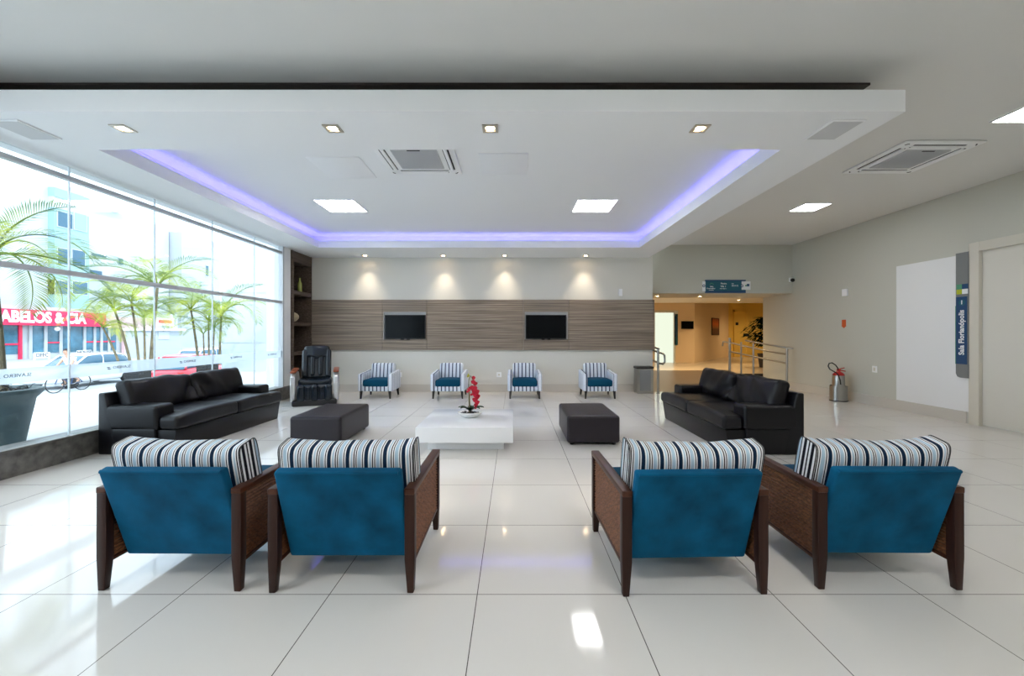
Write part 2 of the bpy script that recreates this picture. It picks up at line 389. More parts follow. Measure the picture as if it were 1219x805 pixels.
# left window: 1 m panes, rails, frosted lettered band
w = struct(bpy.data.objects.new('window_1', None)); C.objects.link(w)
quick('head_rail', [(XL-.03, XL+.03, -1, 8.06, 2.885, 2.93)], MT['alu'], w)
quick('middle_rail', [(XL-.03, XL+.03, -1, 8.06, 1.905, 1.955)], MT['alu'], w)
quick('jamb', [(XL-.04, XL+.05, 8.02, 8.06, .262, 3.03)], MT['alu'], w)
ys = [-.79+i for i in range(9)] + [8.02]
for a, b in zip(ys, ys[1:]):
    quick('pane', [(XL-.006, XL+.006, a+.004, b-.004, .262, 3.03)], MT['glass'], w)
    quick('frosted_band', [(XL+.0065, XL+.008, a+.004, b-.004, .845, .985)], MT['frost'], w)
for a in ys[1:-1]:
    quick('glass_seam', [(XL-.008, XL+.008, a-.005, a+.005, .262, 3.03)], MT['seam'], w)
# lettering, read from the street
for y in ys[3:-1]:
    yc = y+.56
    text('lettering', 'SLAVIERO', .046, MT['letter'], w, (XL+.0085, yc, .918), (PI/2, 0, -PI/2), .001, .0, fit=.21)
    bm = BM(); ye = yc-.150
    for q in (0, .017):
        prism(bm, [(ye+.020-q*.5, .903+q), (ye-.006-q*.5, .900+q), (ye-.022-q*.5, .907+q), (ye-.006-q*.5, .912+q), (ye+.020-q*.5, .909+q)], 0, XL+.008, XL+.010)
    build('emblem', bm, MT['letter'], w)

# wood panelling with two screen niches
pn = thing('wall_panelling', 'long grey-brown wood-veneer panelling band across the back wall around two screens', 'wall panelling', (0, YB, 0))
PZ0, PZ1 = .945, 2.075
def px(x, Y): return (x-VX)/F*Y
segs = [px(368, 9.15), px(455, 9.15), px(508, 9.15), px(623, 9.15), px(677, 9.15), 3.13]
for i in range(5):
    a, b = segs[i]+.004, segs[i+1]-.004
    if i in (1, 3):
        zA, zB = 1.185, 1.80
        quick('panel_board', [(a, b, -.05, -.002, PZ0, zA), (a, b, -.05, -.002, zB, PZ1), (a, a+.025, -.05, -.002, zA, zB), (b-.015, b, -.05, -.002, zA, zB)], MT['panel'], pn)
        quick('niche_lining', [(a+.025, b-.015, -.012, -.003, zA, zB), (a+.025, b-.015, -.05, -.012, zB-.012, zB), (b-.027, b-.015, -.05, -.012, zA, zB-.012), (a+.025, a+.037, -.05, -.012, zA, zB-.012)], MT['niche'], pn)
    else:
        quick('panel_board', [(a, b, -.05, -.002, PZ0, PZ1)], MT['panel'], pn)
quick('end_strip', [(3.13, 3.15, -.05, .20, PZ0, PZ1)], MT['panel'], pn)
def make_tv(x, label):
    t = thing('television', label, 'television', (x, YB-.05, 1.45), 0, 'wall televisions')
    bm = BM(); box(bm, -.455, .455, -.035, .032, -.255, .285, .008); build('housing', bm, MT['black'], t)
    quick('screen', [(-.438, .438, -.038, -.034, -.235, .27)], MT['screen'], t)
    quick('foot', [(-.10, -.03, -.04, 0, -.275, -.25)], MT['black'], t); quick('foot', [(.03, .10, -.04, 0, -.275, -.25)], MT['black'], t)
    return t
make_tv(px(482, 9.1)-.0, 'black flat screen in the wood panelling nearer the tall bookcase')
make_tv(px(650, 9.1), 'black flat screen in the wood panelling nearer the waste bin')

# bookcase in the corner with a bottle and a shell
bc = thing('bookcase', 'tall dark wood open bookcase in the corner behind the massage chair', 'bookcase', (XL, 8.75, 0))
quick('side_panel', [(-.38, .06, -.415, -.345, 0, ZP-.005)], MT['shelfwood'], bc)
quick('side_panel', [(-.38, .06, .365, .395, 0, ZP-.005)], MT['shelfwood'], bc)
quick('back_panel', [(-.395, -.375, -.41, .39, 0, ZP-.01)], MT['shelfdark'], bc)
for (z, h) in ((.06, .06), (.29, .06), (.86, .07), (1.48, .075), (2.13, .08), (2.80, .22)):
    quick('shelf', [(-.375, .055, -.345, .365, z, z+h)], MT['shelfwood'], bc)
bm = BM(); lathe(bm, [(0, 0), (.04, 0), (.045, .02), (.042, .19), (.02, .24), (.017, .30), (.02, .31), (0, .31)], seg=16)
tag(build('bottle', bm, MT['bottle']), 'yellow-green bottle on a high shelf of the corner bookcase', 'bottle').location = (XL-.05, 8.84, 2.21)
bm = BM(); lathe(bm, [(0, 0), (.06, .0), (.11, .05), (.12, .10), (.09, .15), (.04, .19), (0, .20)], seg=18, sy=1.25)
bmesh.ops.transform(bm, matrix=Matrix.Rotation(R(12), 4, 'X'), verts=bm.verts[:])
tag(build('seashell', bm, MT['shell']), 'pale rounded shell on a bookcase shelf below the bottle', 'ornament').location = (XL-.10, 8.66, 1.575)

# ------------------------------------------------------------------ ceiling fittings
def cassette(loc, label):
    t = thing('air_conditioner', label, 'air conditioner', loc, 0, 'ceiling cassette air conditioners')
    bm = BM(); s = .44
    rbox(bm, (0, 0, -.011), (2*s, 2*s, .022), .01, 2); build('fascia', bm, MT['whiteplastic'], t)
    bm = BM(); rbox(bm, (0, 0, -.025), (.50, .50, .014), .004, 2); build('grille', bm, MT['greygrille'], t)
    bm = BM()
    for i in range(-11, 12): box(bm, -.235, .235, i*.02-.002, i*.02+.002, -.035, -.030)
    build('grille_bars', bm, MT['greygrille'], t)
    for k in range(4):
        a = k*PI/2; mt = Matrix.Rotation(a, 4, 'Z')
        bm = BM()
        box(bm, -.29, .29, -.375, -.357, -.0245, -.0215); box(bm, -.29, .29, -.318, -.308, -.0245, -.0215)
        bmesh.ops.transform(bm, matrix=mt, verts=bm.verts[:]); build('air_slot', bm, MT['slot'], t)
        bm = BM(); box(bm, -.285, .285, -.357, -.318, -.036, -.022, .004)
        bmesh.ops.transform(bm, matrix=mt @ Matrix.Translation((0, -.338, -.03)) @ Matrix.Rotation(R(10), 4, 'X') @ Matrix.Translation((0, .338, .03)), verts=bm.verts[:]); build('louvre', bm, MT['whiteplastic'], t)
        bm = BM(); tube(bm, [(.365+.03*math.cos(R(q)), -.365+.03*math.sin(R(q)), -.023) for q in range(-80, 20, 20)], .005, 6)
        bmesh.ops.transform(bm, matrix=mt, verts=bm.verts[:]); build('corner_clip', bm, MT['slot'], t)
    quick('badge', [(-.07, .07, -.247, -.232, -.036, -.031)], MT['slot'], t)
    return t
cassette((-1.08, 4.60, ZT-.002), 'square ceiling air conditioner inside the lit ceiling recess')
cassette((4.72, 4.88, ZC-.002), 'square ceiling air conditioner on the plain ceiling near the right wall')

def led_panel(x, y, z, s, label):
    t = thing('led_panel_light', label, 'ceiling light', (x, y, z), 0, 'square ceiling panel lights')
    h = s/2
    quick('frame', [(-h-.012, h+.012, -h-.012, -h, -.014, 0), (-h-.012, h+.012, h, h+.012, -.014, 0), (-h-.012, -h, -h, h, -.014, 0), (h, h+.012, -h, h, -.014, 0)], MT['whiteplastic'], t)
    quick('diffuser', [(-h, h, -h, h, -.010, -.001)], MT['led'], t)
led_panel(-2.68, 6.33, ZT, .58, 'square ceiling panel light in the recess nearer the window wall')
led_panel(1.24, 6.33, ZT, .58, 'square ceiling panel light in the recess above the dark ottoman')
led_panel(4.92, 6.78, ZC, .40, 'small square ceiling panel light between ceiling air conditioner and passage')
led_panel(4.95, 3.85, ZC, .40, 'small square ceiling panel light cut by the right edge of the photo')
for (x, y) in ((-2.6, .8), (1.2, .8), (-2.6, -2.2), (1.2, -2.2), (4.9, -2.2)):  # unseen panels added behind the camera as fill light
    led_panel(x, y, ZC, .58, 'unseen square ceiling panel light added behind the camera as fill')

def downlight(x, y, z, label, power, tilt=0.0, size=R(58), square=True, group='halogen downlights', col=(1, .84, .64)):
    t = thing('downlight', label, 'downlight', (x, y, z), 0, group)
    bm = BM()
    if square: 
        for b in ((-.065, .065, -.065, -.04, -.008, 0), (-.065, .065, .04, .065, -.008, 0), (-.065, -.04, -.04, .04, -.008, 0), (.04, .065, -.04, .04, -.008, 0)): box(bm, *b)
    else: lathe(bm, [(.04, 0), (.04, -.008), (.06, -.008), (.06, 0)], seg=20)
    build('bezel', bm, MT['ring'], t)
    bm = BM(); lathe(bm, [(0, -.006), (.025, -.005), (.036, -.001), (.036, 0), (0, 0)], seg=16); build('bulb', bm, MT['spot'], t)
    l = bpy.data.lights.new('downlight_beam', 'SPOT'); l.energy = power; l.color = col; l.spot_size = size; l.spot_blend = 1.0; l.shadow_soft_size = .03
    o = bpy.data.objects.new('downlight_beam', l); C.objects.link(o); o.parent = t; o.location = (0, 0, -.012); o.rotation_euler = (tilt, 0, 0)
    return t
for x, lab in ((-3.28, 'leftmost downlight of the front row on the dropped ceiling'), (-1.52, 'downlight of the front row just behind the recess air conditioner'),
               (-.2, 'downlight of the front row above the white coffee table'), (1.56, 'rightmost downlight of the front row on the dropped ceiling')):
    downlight(x, 3.42, ZP, lab, 25)
for x, lab in ((-3.28, 'small wall-washing downlight nearest the bookcase'), (-1.56, 'small wall-washing downlight above the second striped armchair'),
               (-.21, 'small wall-washing downlight above the third striped armchair'), (1.575, 'small wall-washing downlight nearest the passage')):
    downlight(x, 8.95, ZP, lab, 23, R(6), R(74), group='wall-washing downlights')

# ceiling loudspeakers, access hatches
def ceiling_speaker(x, y, label):
    t = thing('ceiling_speaker', label, 'ceiling speaker', (x, y, ZP), 0, 'ceiling speakers')
    bm = BM(); rbox(bm, (0, 0, -.006), (.27, .33, .012), .005, 2); build('frame', bm, MT['whiteplastic'], t)
    quick('grille', [(-.12, .12, -.15, .15, -.0145, -.011)], MT['speaker'], t)
ceiling_speaker(2.70, 3.44, 'flat grey loudspeaker at the right front corner of the dropped ceiling')
ceiling_speaker(-4.13, 3.44, 'flat grey loudspeaker at the left front corner of the dropped ceiling')
def hatch(x, y, z, sx, sy, label):
    bm = BM(); rbox(bm, (0, 0, -.0035), (sx, sy, .007), .003, 1); o = build('access_hatch', bm, MT['ceil'])
    o.location = (x, y, z); tag(o, label, 'access hatch', 'ceiling access hatches')
hatch(-.12, 4.8, ZT, .55, .60, 'white flush access hatch right of the recess air conditioner')
hatch(-2.05, 4.9, ZT, .60, .62, 'white flush access hatch left of the recess air conditioner')
# violet cove strips hidden behind the lips
for nm, b in (('nearest the windows', (TX0-.10, TX0-.06, TY0, TY1, ZP+.06, ZP+.075)), ('on the passage side', (TX1+.06, TX1+.10, TY0, TY1, ZP+.06, ZP+.075)),
              ('along the back', (TX0, TX1, TY1+.06, TY1+.10, ZP+.06, ZP+.075))):
    o = quick('led_strip', [b], MT['cove']); tag(o, 'violet LED strip glowing behind the lip of the ceiling recess ' + nm, 'strip light', 'violet cove strips')

# ------------------------------------------------------------------ teal lounge chairs seen from behind
def wicker_panel(x, y0, y1, z0, z1):
    bm = BM(); ny, nz = 46, 40
    for sg in (-1, 1):
        g = []
        for j in range(nz+1):
            row = []
            for i in range(ny+1):
                v = (j % 2); strand = (j//2)
                amp = .007*(1 if v else -.75) * (.82 + .18*math.cos(PI*(i/2 + strand)))
                row.append(bm.verts.new((x + sg*(.010+amp), y0+(y1-y0)*i/ny, z0+(z1-z0)*j/nz)))
            g.append(row)
        for j in range(nz):
            for i in range(ny): bm.faces.new((g[j][i], g[j][i+1], g[j+1][i+1], g[j+1][i]))
    return bm

def make_lounge(label, loc, rz, cush_dx=0, cush_rz=0):
    t = thing('lounge_chair', label, 'lounge chair', loc, rz, 'teal velvet lounge chairs')
    for s in (-1, 1):
        x = s*.343
        bm = BM()                                             # rear post: tapering foot, straight above
        taper(bm, (x+s*.004, -.325, 0), (.032, .034, 0), (x, -.322, .17), (.050, .046, 0))
        taper(bm, (x, -.322, .17), (.050, .046, 0), (x, -.322, .522), (.050, .044, 0))
        bevel_all(bm, .004); build('rear_leg', bm, MT['wood'], t)
        bm = BM()
        taper(bm, (x+s*.004, .335, 0), (.032, .034, 0), (x, .335, .16), (.050, .048, 0))
        taper(bm, (x, .335, .16), (.050, .048, 0), (x, .335, .515), (.050, .046, 0))
        bevel_all(bm, .004); build('front_leg', bm, MT['wood'], t)
        quick('arm_rail', [(x-.026, x+.026, -.347, .362, .494, .526)], MT['wood_rail'], t, .006)
        quick('lower_rail', [(x-.016, x+.016, -.298, .312, .132, .150)], MT['wood_rail'], t, .004)
        build('wicker_panel', wicker_panel(x, -.298, .311, .150, .494), MT['wicker'], t, 80)
    # tilted velvet back shell (top towards the viewer)
    top, bot = Vector((0, -.372, .632)), Vector((0, -.215, .135))
    ln = (top-bot).length; ang = math.atan2(-(top-bot).y, (top-bot).z)
    mt = Matrix.Translation((top+bot)/2) @ Matrix.Rotation(ang, 4, 'X')
    bm = BM()
    def pucker(p):
        u = p.x/.31; v = p.z/(ln/2)
        q = Vector((p.x*10.0, v*3.0 + loc[0]*3, 5.3))
        if p.y < 0: p = p + Vector((0, (.004*noise.noise(q*.6) + .0035*noise.noise(q*1.3))*(1-u**6)*(1-v**8), 0))
        return p
    rbox(bm, (0, 0, 0), (.625, .05, ln), .016, 3, (26, 1, 22), pucker, mat4=mt)
    tube(bm, [mt @ Vector((-.30, -.020, ln/2-.006)), mt @ Vector((0, -.022, ln/2-.006)), mt @ Vector((.30, -.020, ln/2-.006))], .010, 8)
    build('back_shell', bm, MT['teal'], t, 60)
    bm = BM(); prism(bm, [(-.195, .135), (.335, .15), (.345, .33), (-.225, .33), (-.262, .45), (-.290, .45)], 0, -.324, .324); bevel_all(bm, .012, 2)
    build('seat_base', bm, MT['teal'], t)
    bm = BM()
    def puff(p):
        u, v = p.x/.30, (p.y-.06)/.29
        return p + Vector((0, 0, .018*(1-u*u)*(1-v*v) if p.z > .36 else 0))
    rbox(bm, (0, .07, .375), (.61, .56, .10), .035, 3, 8, puff); build('seat_cushion', bm, MT['teal_seat'], t)
    # striped back cushion: boxed pillow whose long faces bulge and round over
    bm = BM(); NX, NP = 30, 36; rings = []
    for i in range(NX+1):
        u = -1+2*i/NX; e = 1-abs(u)**4*.22; ring = []
        for j in range(NP):
            a = 2*PI*j/NP + PI/NP; ca, sa = math.cos(a), math.sin(a); bx = abs(u)**3
            y = .088*e*math.copysign(abs(ca)**(.58-.26*bx), ca); z = .195*math.copysign(abs(sa)**(.52-.24*bx), sa)
            if z > 0: z += .012*max(0, abs(u)-.75)/.25 + .010*noise.noise(Vector((u*2.2, loc[0]*5, 1))) - .006*(1-u*u)
            ring.append(bm.verts.new((u*.345, y, z)))
        rings.append(ring)
    for a, b in zip(rings, rings[1:]):
        for j in range(NP): bm.faces.new((a[j], a[(j+1) % NP], b[(j+1) % NP], b[j]))
    for ring in (rings[0][::-1], rings[-1]): bm.faces.new(ring).material_index = 1
    ends = [[v.co.copy() for v in rings[0]], [v.co.copy() for v in rings[-1]]]
    o = build('back_cushion', bm, [MT['stripe'], MT['stripe_end']], t, 50)
    o.matrix_local = Matrix.Translation((cush_dx, -.185, .535)) @ Matrix.Rotation(cush_rz, 4, 'Z') @ Matrix.Rotation(R(13), 4, 'X')
    for pts in ends:
        bm = BM(); tube(bm, pts, .003, 6, True); build('piping', bm, MT['black'], o)
    return t
make_lounge('teal velvet lounge chair with wicker sides, nearest the window sofa', (-1.742, 2.40, 0), R(-.5), -.01, R(-2))
make_lounge('teal velvet lounge chair with wicker sides, second from the windows', (-.868, 2.385, 0), R(0), .0, R(1.2))
make_lounge('teal velvet lounge chair with wicker sides, in front of the dark ottoman', (.893, 2.365, 0), R(1.5), .035, R(-1))
make_lounge('teal velvet lounge chair with wicker sides, rightmost of the front row', (1.916, 2.41, 0), R(-.6), .01, R(0))

# ------------------------------------------------------------------ striped armchairs against the back wall
def make_armchair(label, loc):
    t = thing('striped_armchair', label, 'armchair', loc, 0, 'striped armchairs along the back wall')
    for sx in (-1, 1):
        for (yb, yt_) in ((-.285, -.275), (.30, .27)):
            bm = BM(); taper(bm, (sx*.295, yb, 0), (.028, .028, 0), (sx*.285, yt_, .16), (.05, .05, 0)); bevel_all(bm, .004); build('leg', bm, MT['darkleg'], t)
        bm = BM(); prism(bm, [(-.315, .155), (.30, .155), (.30, .545), (.10, .525), (-.315, .50)], 0, sx*.255, sx*.345); bevel_all(bm, .022, 3)
        for f in bm.faces:
            f.normal_update()
            f.material_index = 1 if abs(f.normal.x) > .6 else 0
        build('arm', bm, [MT['stripe_arm'], MT['stripe_side']], t)
    bm = BM(); rbox(bm, (0, -.02, .20), (.51, .57, .095), .012, 2); build('seat_frame', bm, MT['stripe_arm'], t)
    bm = BM(); rbox(bm, (0, -.05, .312), (.505, .54, .135), .04, 3, 6, lambda p: p+Vector((0, 0, .015*(1-(p.x/.25)**2) if p.z > .32 else 0))); build('seat_cushion', bm, MT['teal_seat'], t)
    bm = BM(); rbox(bm, (0, 0, 0), (.50, .15, .52), .05, 4, 6, lambda p: p+Vector((0, -.02*(1-(p.x/.25)**2) if p.y < 0 else 0, 0)))
    bmesh.ops.transform(bm, matrix=Matrix.Translation((0, .225, .425)) @ Matrix.Rotation(R(-9), 4, 'X'), verts=bm.verts[:]); build('backrest', bm, MT['stripe_arm'], t)
    return t
AY = 8.48
a0 = make_armchair('blue-white striped armchair with teal seat, next to the massage chair', (-2.79, AY, 0))
for x, lab in ((-1.335, 'blue-white striped armchair with teal seat, directly behind the orchid'), (.215, 'blue-white striped armchair with teal seat, third from the massage chair'), (1.73, 'blue-white striped armchair with teal seat, nearest the waste bin')):
    dup(a0, (x, AY, 0), 0, lab)

# ------------------------------------------------------------------ leather sofas
def make_sofa(label, loc, rz, seed, mat_main):
    """local: x along the length, front faces -y"""
    t = thing('leather_sofa', label, 'sofa', loc, rz, 'black leather sofas')
    L = 1.96; h = L/2
    def wr(amp, fr, off=0):
        def f(p):
            return p + Vector((noise.noise(Vector((p.x*fr, p.z*fr, seed+off))), noise.noise(Vector((p.x*fr+9, p.z*fr, seed+off))), noise.noise(Vector((p.x*fr, p.z*fr+5, seed+off))))) * amp
        return f
    bm = BM(); prism(bm, [(-.36, .0), (.22, 0), (.22, .26), (-.40, .26)], 0, -h+.04, h-.04); bevel_all(bm, .008); build('plinth', bm, mat_main, t)
    bm = BM(); prism(bm, [(.205, .0), (.43, 0), (.43, .665), (.35, .665)], 0, -h, h); bevel_all(bm, .018, 3); build('back_frame', bm, mat_main, t)
    for s in (-1, 1):
        bm = BM(); x = s*(h-.125)
        rbox(bm, (x, .075, .395), (.25, .58, .27), .04, 4, 5, wr(.004, 5)); rbox(bm, (x, .085, .14), (.245, .56, .27), .01, 2)
        build('arm', bm, mat_main, t)
    for s in (-1, 1):                                            # T-shaped seat cushions
        bm = BM(); x = s*.373
        def sag(p, x=x):
            u = (p.x-x)/.37
            q = Vector((0, 0, .012*(1-u*u) if p.z > .37 else 0))
            return wr(.006, 5, s)(p+q)
        x0, x1 = (.004, h-.02) if s > 0 else (-h+.02, -.004)
        rbox(bm, ((x0+x1)/2, -.32, .345), (x1-x0, .22, .165), .045, 4, (10, 4, 3), sag)
        x0, x1 = (.004, h-.25) if s > 0 else (-h+.25, -.004)
        rbox(bm, ((x0+x1)/2, -.02, .345), (x1-x0, .50, .165), .04, 4, (10, 8, 3), sag)
        build('seat_cushion', bm, mat_main, t)
    for s in (-1, 1):                                            # loose slouching back cushions
        bm = BM(); w2 = .89
        def fold(p, s=s):
            u = p.x/(w2/2); v = (p.z)/.2
            inner = max(0, 1-abs(u*s+1)*1.4)                      # creases gather towards the middle of the sofa
            f = .034*math.sin(14*(p.x*s*.9 + p.z*.9 + .12*noise.noise(p*4+Vector((seed, 0, 0))))) * (.35+inner)
            q = Vector((0, -.03*(1-u*u)*(1-v*v) + f*(1-.3*abs(v)) if p.y < 0 else 0, .018*noise.noise(Vector((p.x*5, seed, s)))+.012*(u*u)*(1 if p.z > 0 else 0)))
            q += Vector((0, 0, -.05*inner if p.z > 0 else 0))
            return p + q
        rbox(bm, (0, 0, 0), (w2, .17, .40), .055, 4, (34, 3, 16), fold)
        bmesh.ops.transform(bm, matrix=Matrix.Translation((s*.445, .235, .595)) @ Matrix.Rotation(R(-14), 4, 'X') @ Matrix.Rotation(R(s*1.5), 4, 'Y'), verts=bm.verts[:])
        build('back_cushion', bm, mat_main, t, 60)
    return t
make_sofa('black leather two-cushion sofa against the left window curb', (-4.035, 5.36, 0), R(90-1.5), 3.1, MT['leather'])
make_sofa('black leather two-cushion sofa facing the room centre near the passage', (2.695, 5.36, 0), R(-90), 8.4, MT['leather_out'])

def make_ottoman(label, loc, sx, sy):
    t = thing('ottoman', label, 'ottoman', loc, 0, 'dark leather ottomans')
    bm = BM(); rbox(bm, (0, 0, .185), (sx, sy, .32), .035, 4, 8, lambda p: p+Vector((0, 0, .010*(1-(2*p.x/sx)**2)*(1-(2*p.y/sy)**2) if p.z > .2 else 0))); build('upholstery', bm, MT['leather_brown'], t)
    bm = BM(); tube(bm, [(q[0]*(sx/2-.012), q[1]*(sy/2-.012), .325) for q in ((-1, -.95), (-.95, -1), (.95, -1), (1, -.95), (1, .95), (.95, 1), (-.95, 1), (-1, .95))], .006, 6, True); build('piping', bm, MT['leather_brown'], t)
    for i in (-1, 1):
        for j in (-1, 1):
            bm = BM(); lathe(bm, [(.02, 0), (.022, .004), (.025, .03), (0, .03)], (i*(sx/2-.06), j*(sy/2-.06), 0), 12); build('foot', bm, MT['black'], t)
make_ottoman('low dark brown leather ottoman left of the white table', (-2.30, 5.17, 0), .60, .93)
make_ottoman('low dark brown leather ottoman right of the white table', (.93, 5.21, 0), .62, .91)

# ------------------------------------------------------------------ white table with orchid
t = thing('coffee_table', 'low square glossy white coffee table carrying the red orchid', 'coffee table', (-.545, 5.0, 0))
bm = BM(); rbox(bm, (0, 0, .195), (1.07, 1.10, .17), .006, 2); build('tabletop', bm, MT['lacquer'], t)
quick('plinth', [(-.43, .43, -.40, .40, 0, .11)], MT['lacquer'], t, .004)
t = thing('potted_orchid', 'red orchid in a shallow white bowl on the low white table', 'orchid', (-.545, 5.02, .28))
t.scale = (1.18, 1.18, 1.2)
bm = BM(); lathe(bm, [(0, 0), (.06, 0), (.085, .012), (.125, .040), (.134, .052), (.126, .055), (.10, .040), (0, .034)], seg=32, sy=.8); build('bowl', bm, MT['bowl'], t)
bm = BM(); 
for i in range(46):
    a, r = random.uniform(0, 2*PI), .095*math.sqrt(random.random())
    c = Vector((r*math.cos(a), .8*r*math.sin(a), .046)); s = random.uniform(.007, .012)
    bmesh.ops.create_icosphere(bm, subdivisions=1, radius=s, matrix=Matrix.Translation(c) @ Matrix.Diagonal((1.2, 1, .7, 1)))
build('pebbles', bm, MT['pebble'], t)
for (a, ln) in ((R(170), .125), (R(10), .145), (R(200), .10), (R(-25), .12), (R(80), .09), (R(250), .08)):
    bm = BM(); n = 7; rows = []
    for i in range(n+1):
        u = i/n; wd = .030*math.sin(PI*min(1, .12+.88*u))**.8 + .002; z = .055+.075*math.sin(u*2.2)*.6; d = ln*u
        c = Vector((d*math.cos(a), d*math.sin(a), z)); s = Vector((-math.sin(a), math.cos(a), 0))
        rows.append([bm.verts.new(c+s*wd+Vector((0, 0, .010))), bm.verts.new(c), bm.verts.new(c-s*wd+Vector((0, 0, .010)))])
    for p, q in zip(rows, rows[1:]):
        for j in (0, 1): bm.faces.new((p[j], p[j+1], q[j+1], q[j]))
    bmesh.ops.solidify(bm, geom=bm.faces[:], thickness=.003)
    build('leaf', bm, MT['orchidleaf'], t)
bm = BM(); tube(bm, [(-.005, 0, .04), (-.005, .0, .30)], .009, 8); build('stake', bm, MT['stem'], t)
sp = [Vector(q) for q in ((0, -.01, .05), (-.008, -.012, .20), (-.012, -.015, .33), (-.008, -.02, .39), (.012, -.025, .425), (.03, -.03, .40), (.05, -.03, .33), (.064, -.03, .25), (.068, -.03, .17), (.062, -.03, .12))]
bm = BM(); tube(bm, sp, .0035, 6); build('flower_stem', bm, MT['orchidleaf'], t)
bm = BM()
for (x, z) in ((-.014, .435), (-.006, .425), (-.020, .42)): bmesh.ops.create_icosphere(bm, subdivisions=2, radius=.009, matrix=Matrix.Translation((x, -.022, z)) @ Matrix.Diagonal((1, 1, 1.3, 1)))
build('bud', bm, MT['bud'], t)
def blossom(c, s, rot, tilt):
    bm = BM()
    for k in range(5):
        a = k*2*PI/5 + PI/2; ln, wd = (s, s*.42) if k not in (1, 4) else (s*1.1, s*.62)
        rows = []
        for i in range(5):
            u = i/4; w2 = wd*math.sin(PI*min(1, .1+.9*u))+.001; y = -.25*s*u*u + .1*s*u
            d = Vector((math.cos(a), 0, math.sin(a))); sd = Vector((-math.sin(a), 0, math.cos(a)))
            rows.append([bm.verts.new(d*ln*u+sd*w2+Vector((0, y-.0, 0))), bm.verts.new(d*ln*u+Vector((0, y+.12*s, 0))), bm.verts.new(d*ln*u-sd*w2+Vector((0, y, 0)))])
        for p, q in zip(rows, rows[1:]):
            for j in (0, 1): bm.faces.new((p[j], p[j+1], q[j+1], q[j]))
    bmesh.ops.create_icosphere(bm, subdivisions=1, radius=s*.2, matrix=Matrix.Translation((0, -.1*s, -.05*s)))
    bmesh.ops.transform(bm, matrix=Matrix.Translation(c) @ Matrix.Rotation(rot, 4, 'Z') @ Matrix.Rotation(tilt, 4, 'X'), verts=bm.verts[:])
    build('blossom', bm, MT['petal'], t)
for (x, y, z, s) in ((.042, -.035, .405, .026), (.040, -.05, .365, .028), (.058, -.03, .345, .030), (.030, -.05, .31, .026), (.06, -.05, .30, .034), (.045, -.02, .27, .032), (.076, -.045, .265, .034), (.055, -.055, .235, .036), (.08, -.03, .215, .034), (.060, -.05, .185, .034), (.078, -.045, .16, .032), (.066, -.035, .130, .028), (.062, -.03, .100, .018), (-.005, -.04, .285, .024), (.012, -.035, .30, .026), (-.02, -.035, .265, .016), (.02, -.03, .235, .018)):
    blossom((x, y, z), s*.86, random.uniform(-.7, .7), random.uniform(-.4, .4))

# ------------------------------------------------------------------ massage chair
t = thing('massage_chair', 'shiny black massage chair with silver arms in front of the bookcase', 'massage chair', (-3.77, 7.76, 0), R(22))
bm = BM(); rbox(bm, (0, -.02, .055), (.74, .78, .11), .03, 3); build('base', bm, MT['black'], t)
bm = BM()
def leanback(p): return p
bmb = BM()
for (x, wd) in ((0, .17),):
    rbox(bmb, (0, 0, 0), (.44, .15, .66), .07, 4, 8, lambda p: p + Vector((0, -.012*math.cos(p.x*26) if p.y < 0 else 0, 0)))
for s in (-1, 1):
    rbox(bmb, (s*.205, -.02, -.02), (.105, .19, .56), .05, 4, 4)
    rbox(bmb, (s*.07, -.075, -.06), (.085, .07, .40), .034, 4, 4)
bmesh.ops.transform(bmb, matrix=Matrix.Translation((0, .21, .735)) @ Matrix.Rotation(R(-17), 4, 'X'), verts=bmb.verts[:]); build('backrest', bmb, MT['massage'], t, 60)
bm = BM(); rbox(bm, (0, 0, 0), (.45, .12, .25), .055, 4, (10, 2, 6), lambda p: p + Vector((0, -.018*math.cos(p.x*14) if p.y < 0 else 0, -.02*math.cos(p.x*22) if p.z < -.05 else 0)))
bmesh.ops.transform(bm, matrix=Matrix.Translation((0, .215, .955)) @ Matrix.Rotation(R(-17), 4, 'X'), verts=bm.verts[:]); build('head_cushion', bm, MT['massage'], t)
bm = BM(); rbox(bm, (0, -.08, .405), (.56, .50, .13), .05, 4, 8, lambda p: p+Vector((0, 0, -.015*math.cos(p.x*9) if p.z > .4 else 0))); build('seat', bm, MT['massage'], t)
bm = BM()
rbox(bm, (0, -.30, .235), (.58, .16, .29), .04, 3)
for x, wd in ((-.225, .13), (0, .12), (.225, .13)): rbox(bm, (x, -.37, .235), (wd, .13, .31), .055, 4, 4)
for x in (-.112, .112): rbox(bm, (x, -.345, .225), (.10, .09, .28), .04, 3)
build('leg_rest', bm, MT['massage'], t)
for s in (-1, 1):
    out = [(-.34+.0, .07), (.10, .07), (.28, .14), (.36, .30), (.34, .48), (.24, .585), (.0, .615), (-.22, .60), (-.36, .53), (-.41, .40), (-.41, .22)]
    bm = BM(); prism(bm, out, 0, s*.315, s*.395); bevel_all(bm, .018, 3); build('side_panel', bm, MT['silver'], t)
    bm = BM(); rbox(bm, (0, 0, 0), (.10, .52, .045), .02, 3); bmesh.ops.transform(bm, matrix=Matrix.Translation((s*.355, -.08, .625)) @ Matrix.Rotation(R(3), 4, 'X'), verts=bm.verts[:]); build('armrest', bm, MT['redwood'], t)
    quick('control_inset', [(s*.355-.028, s*.355+.028, -.4145, -.405, .42, .52)], MT['greygrille'], t)

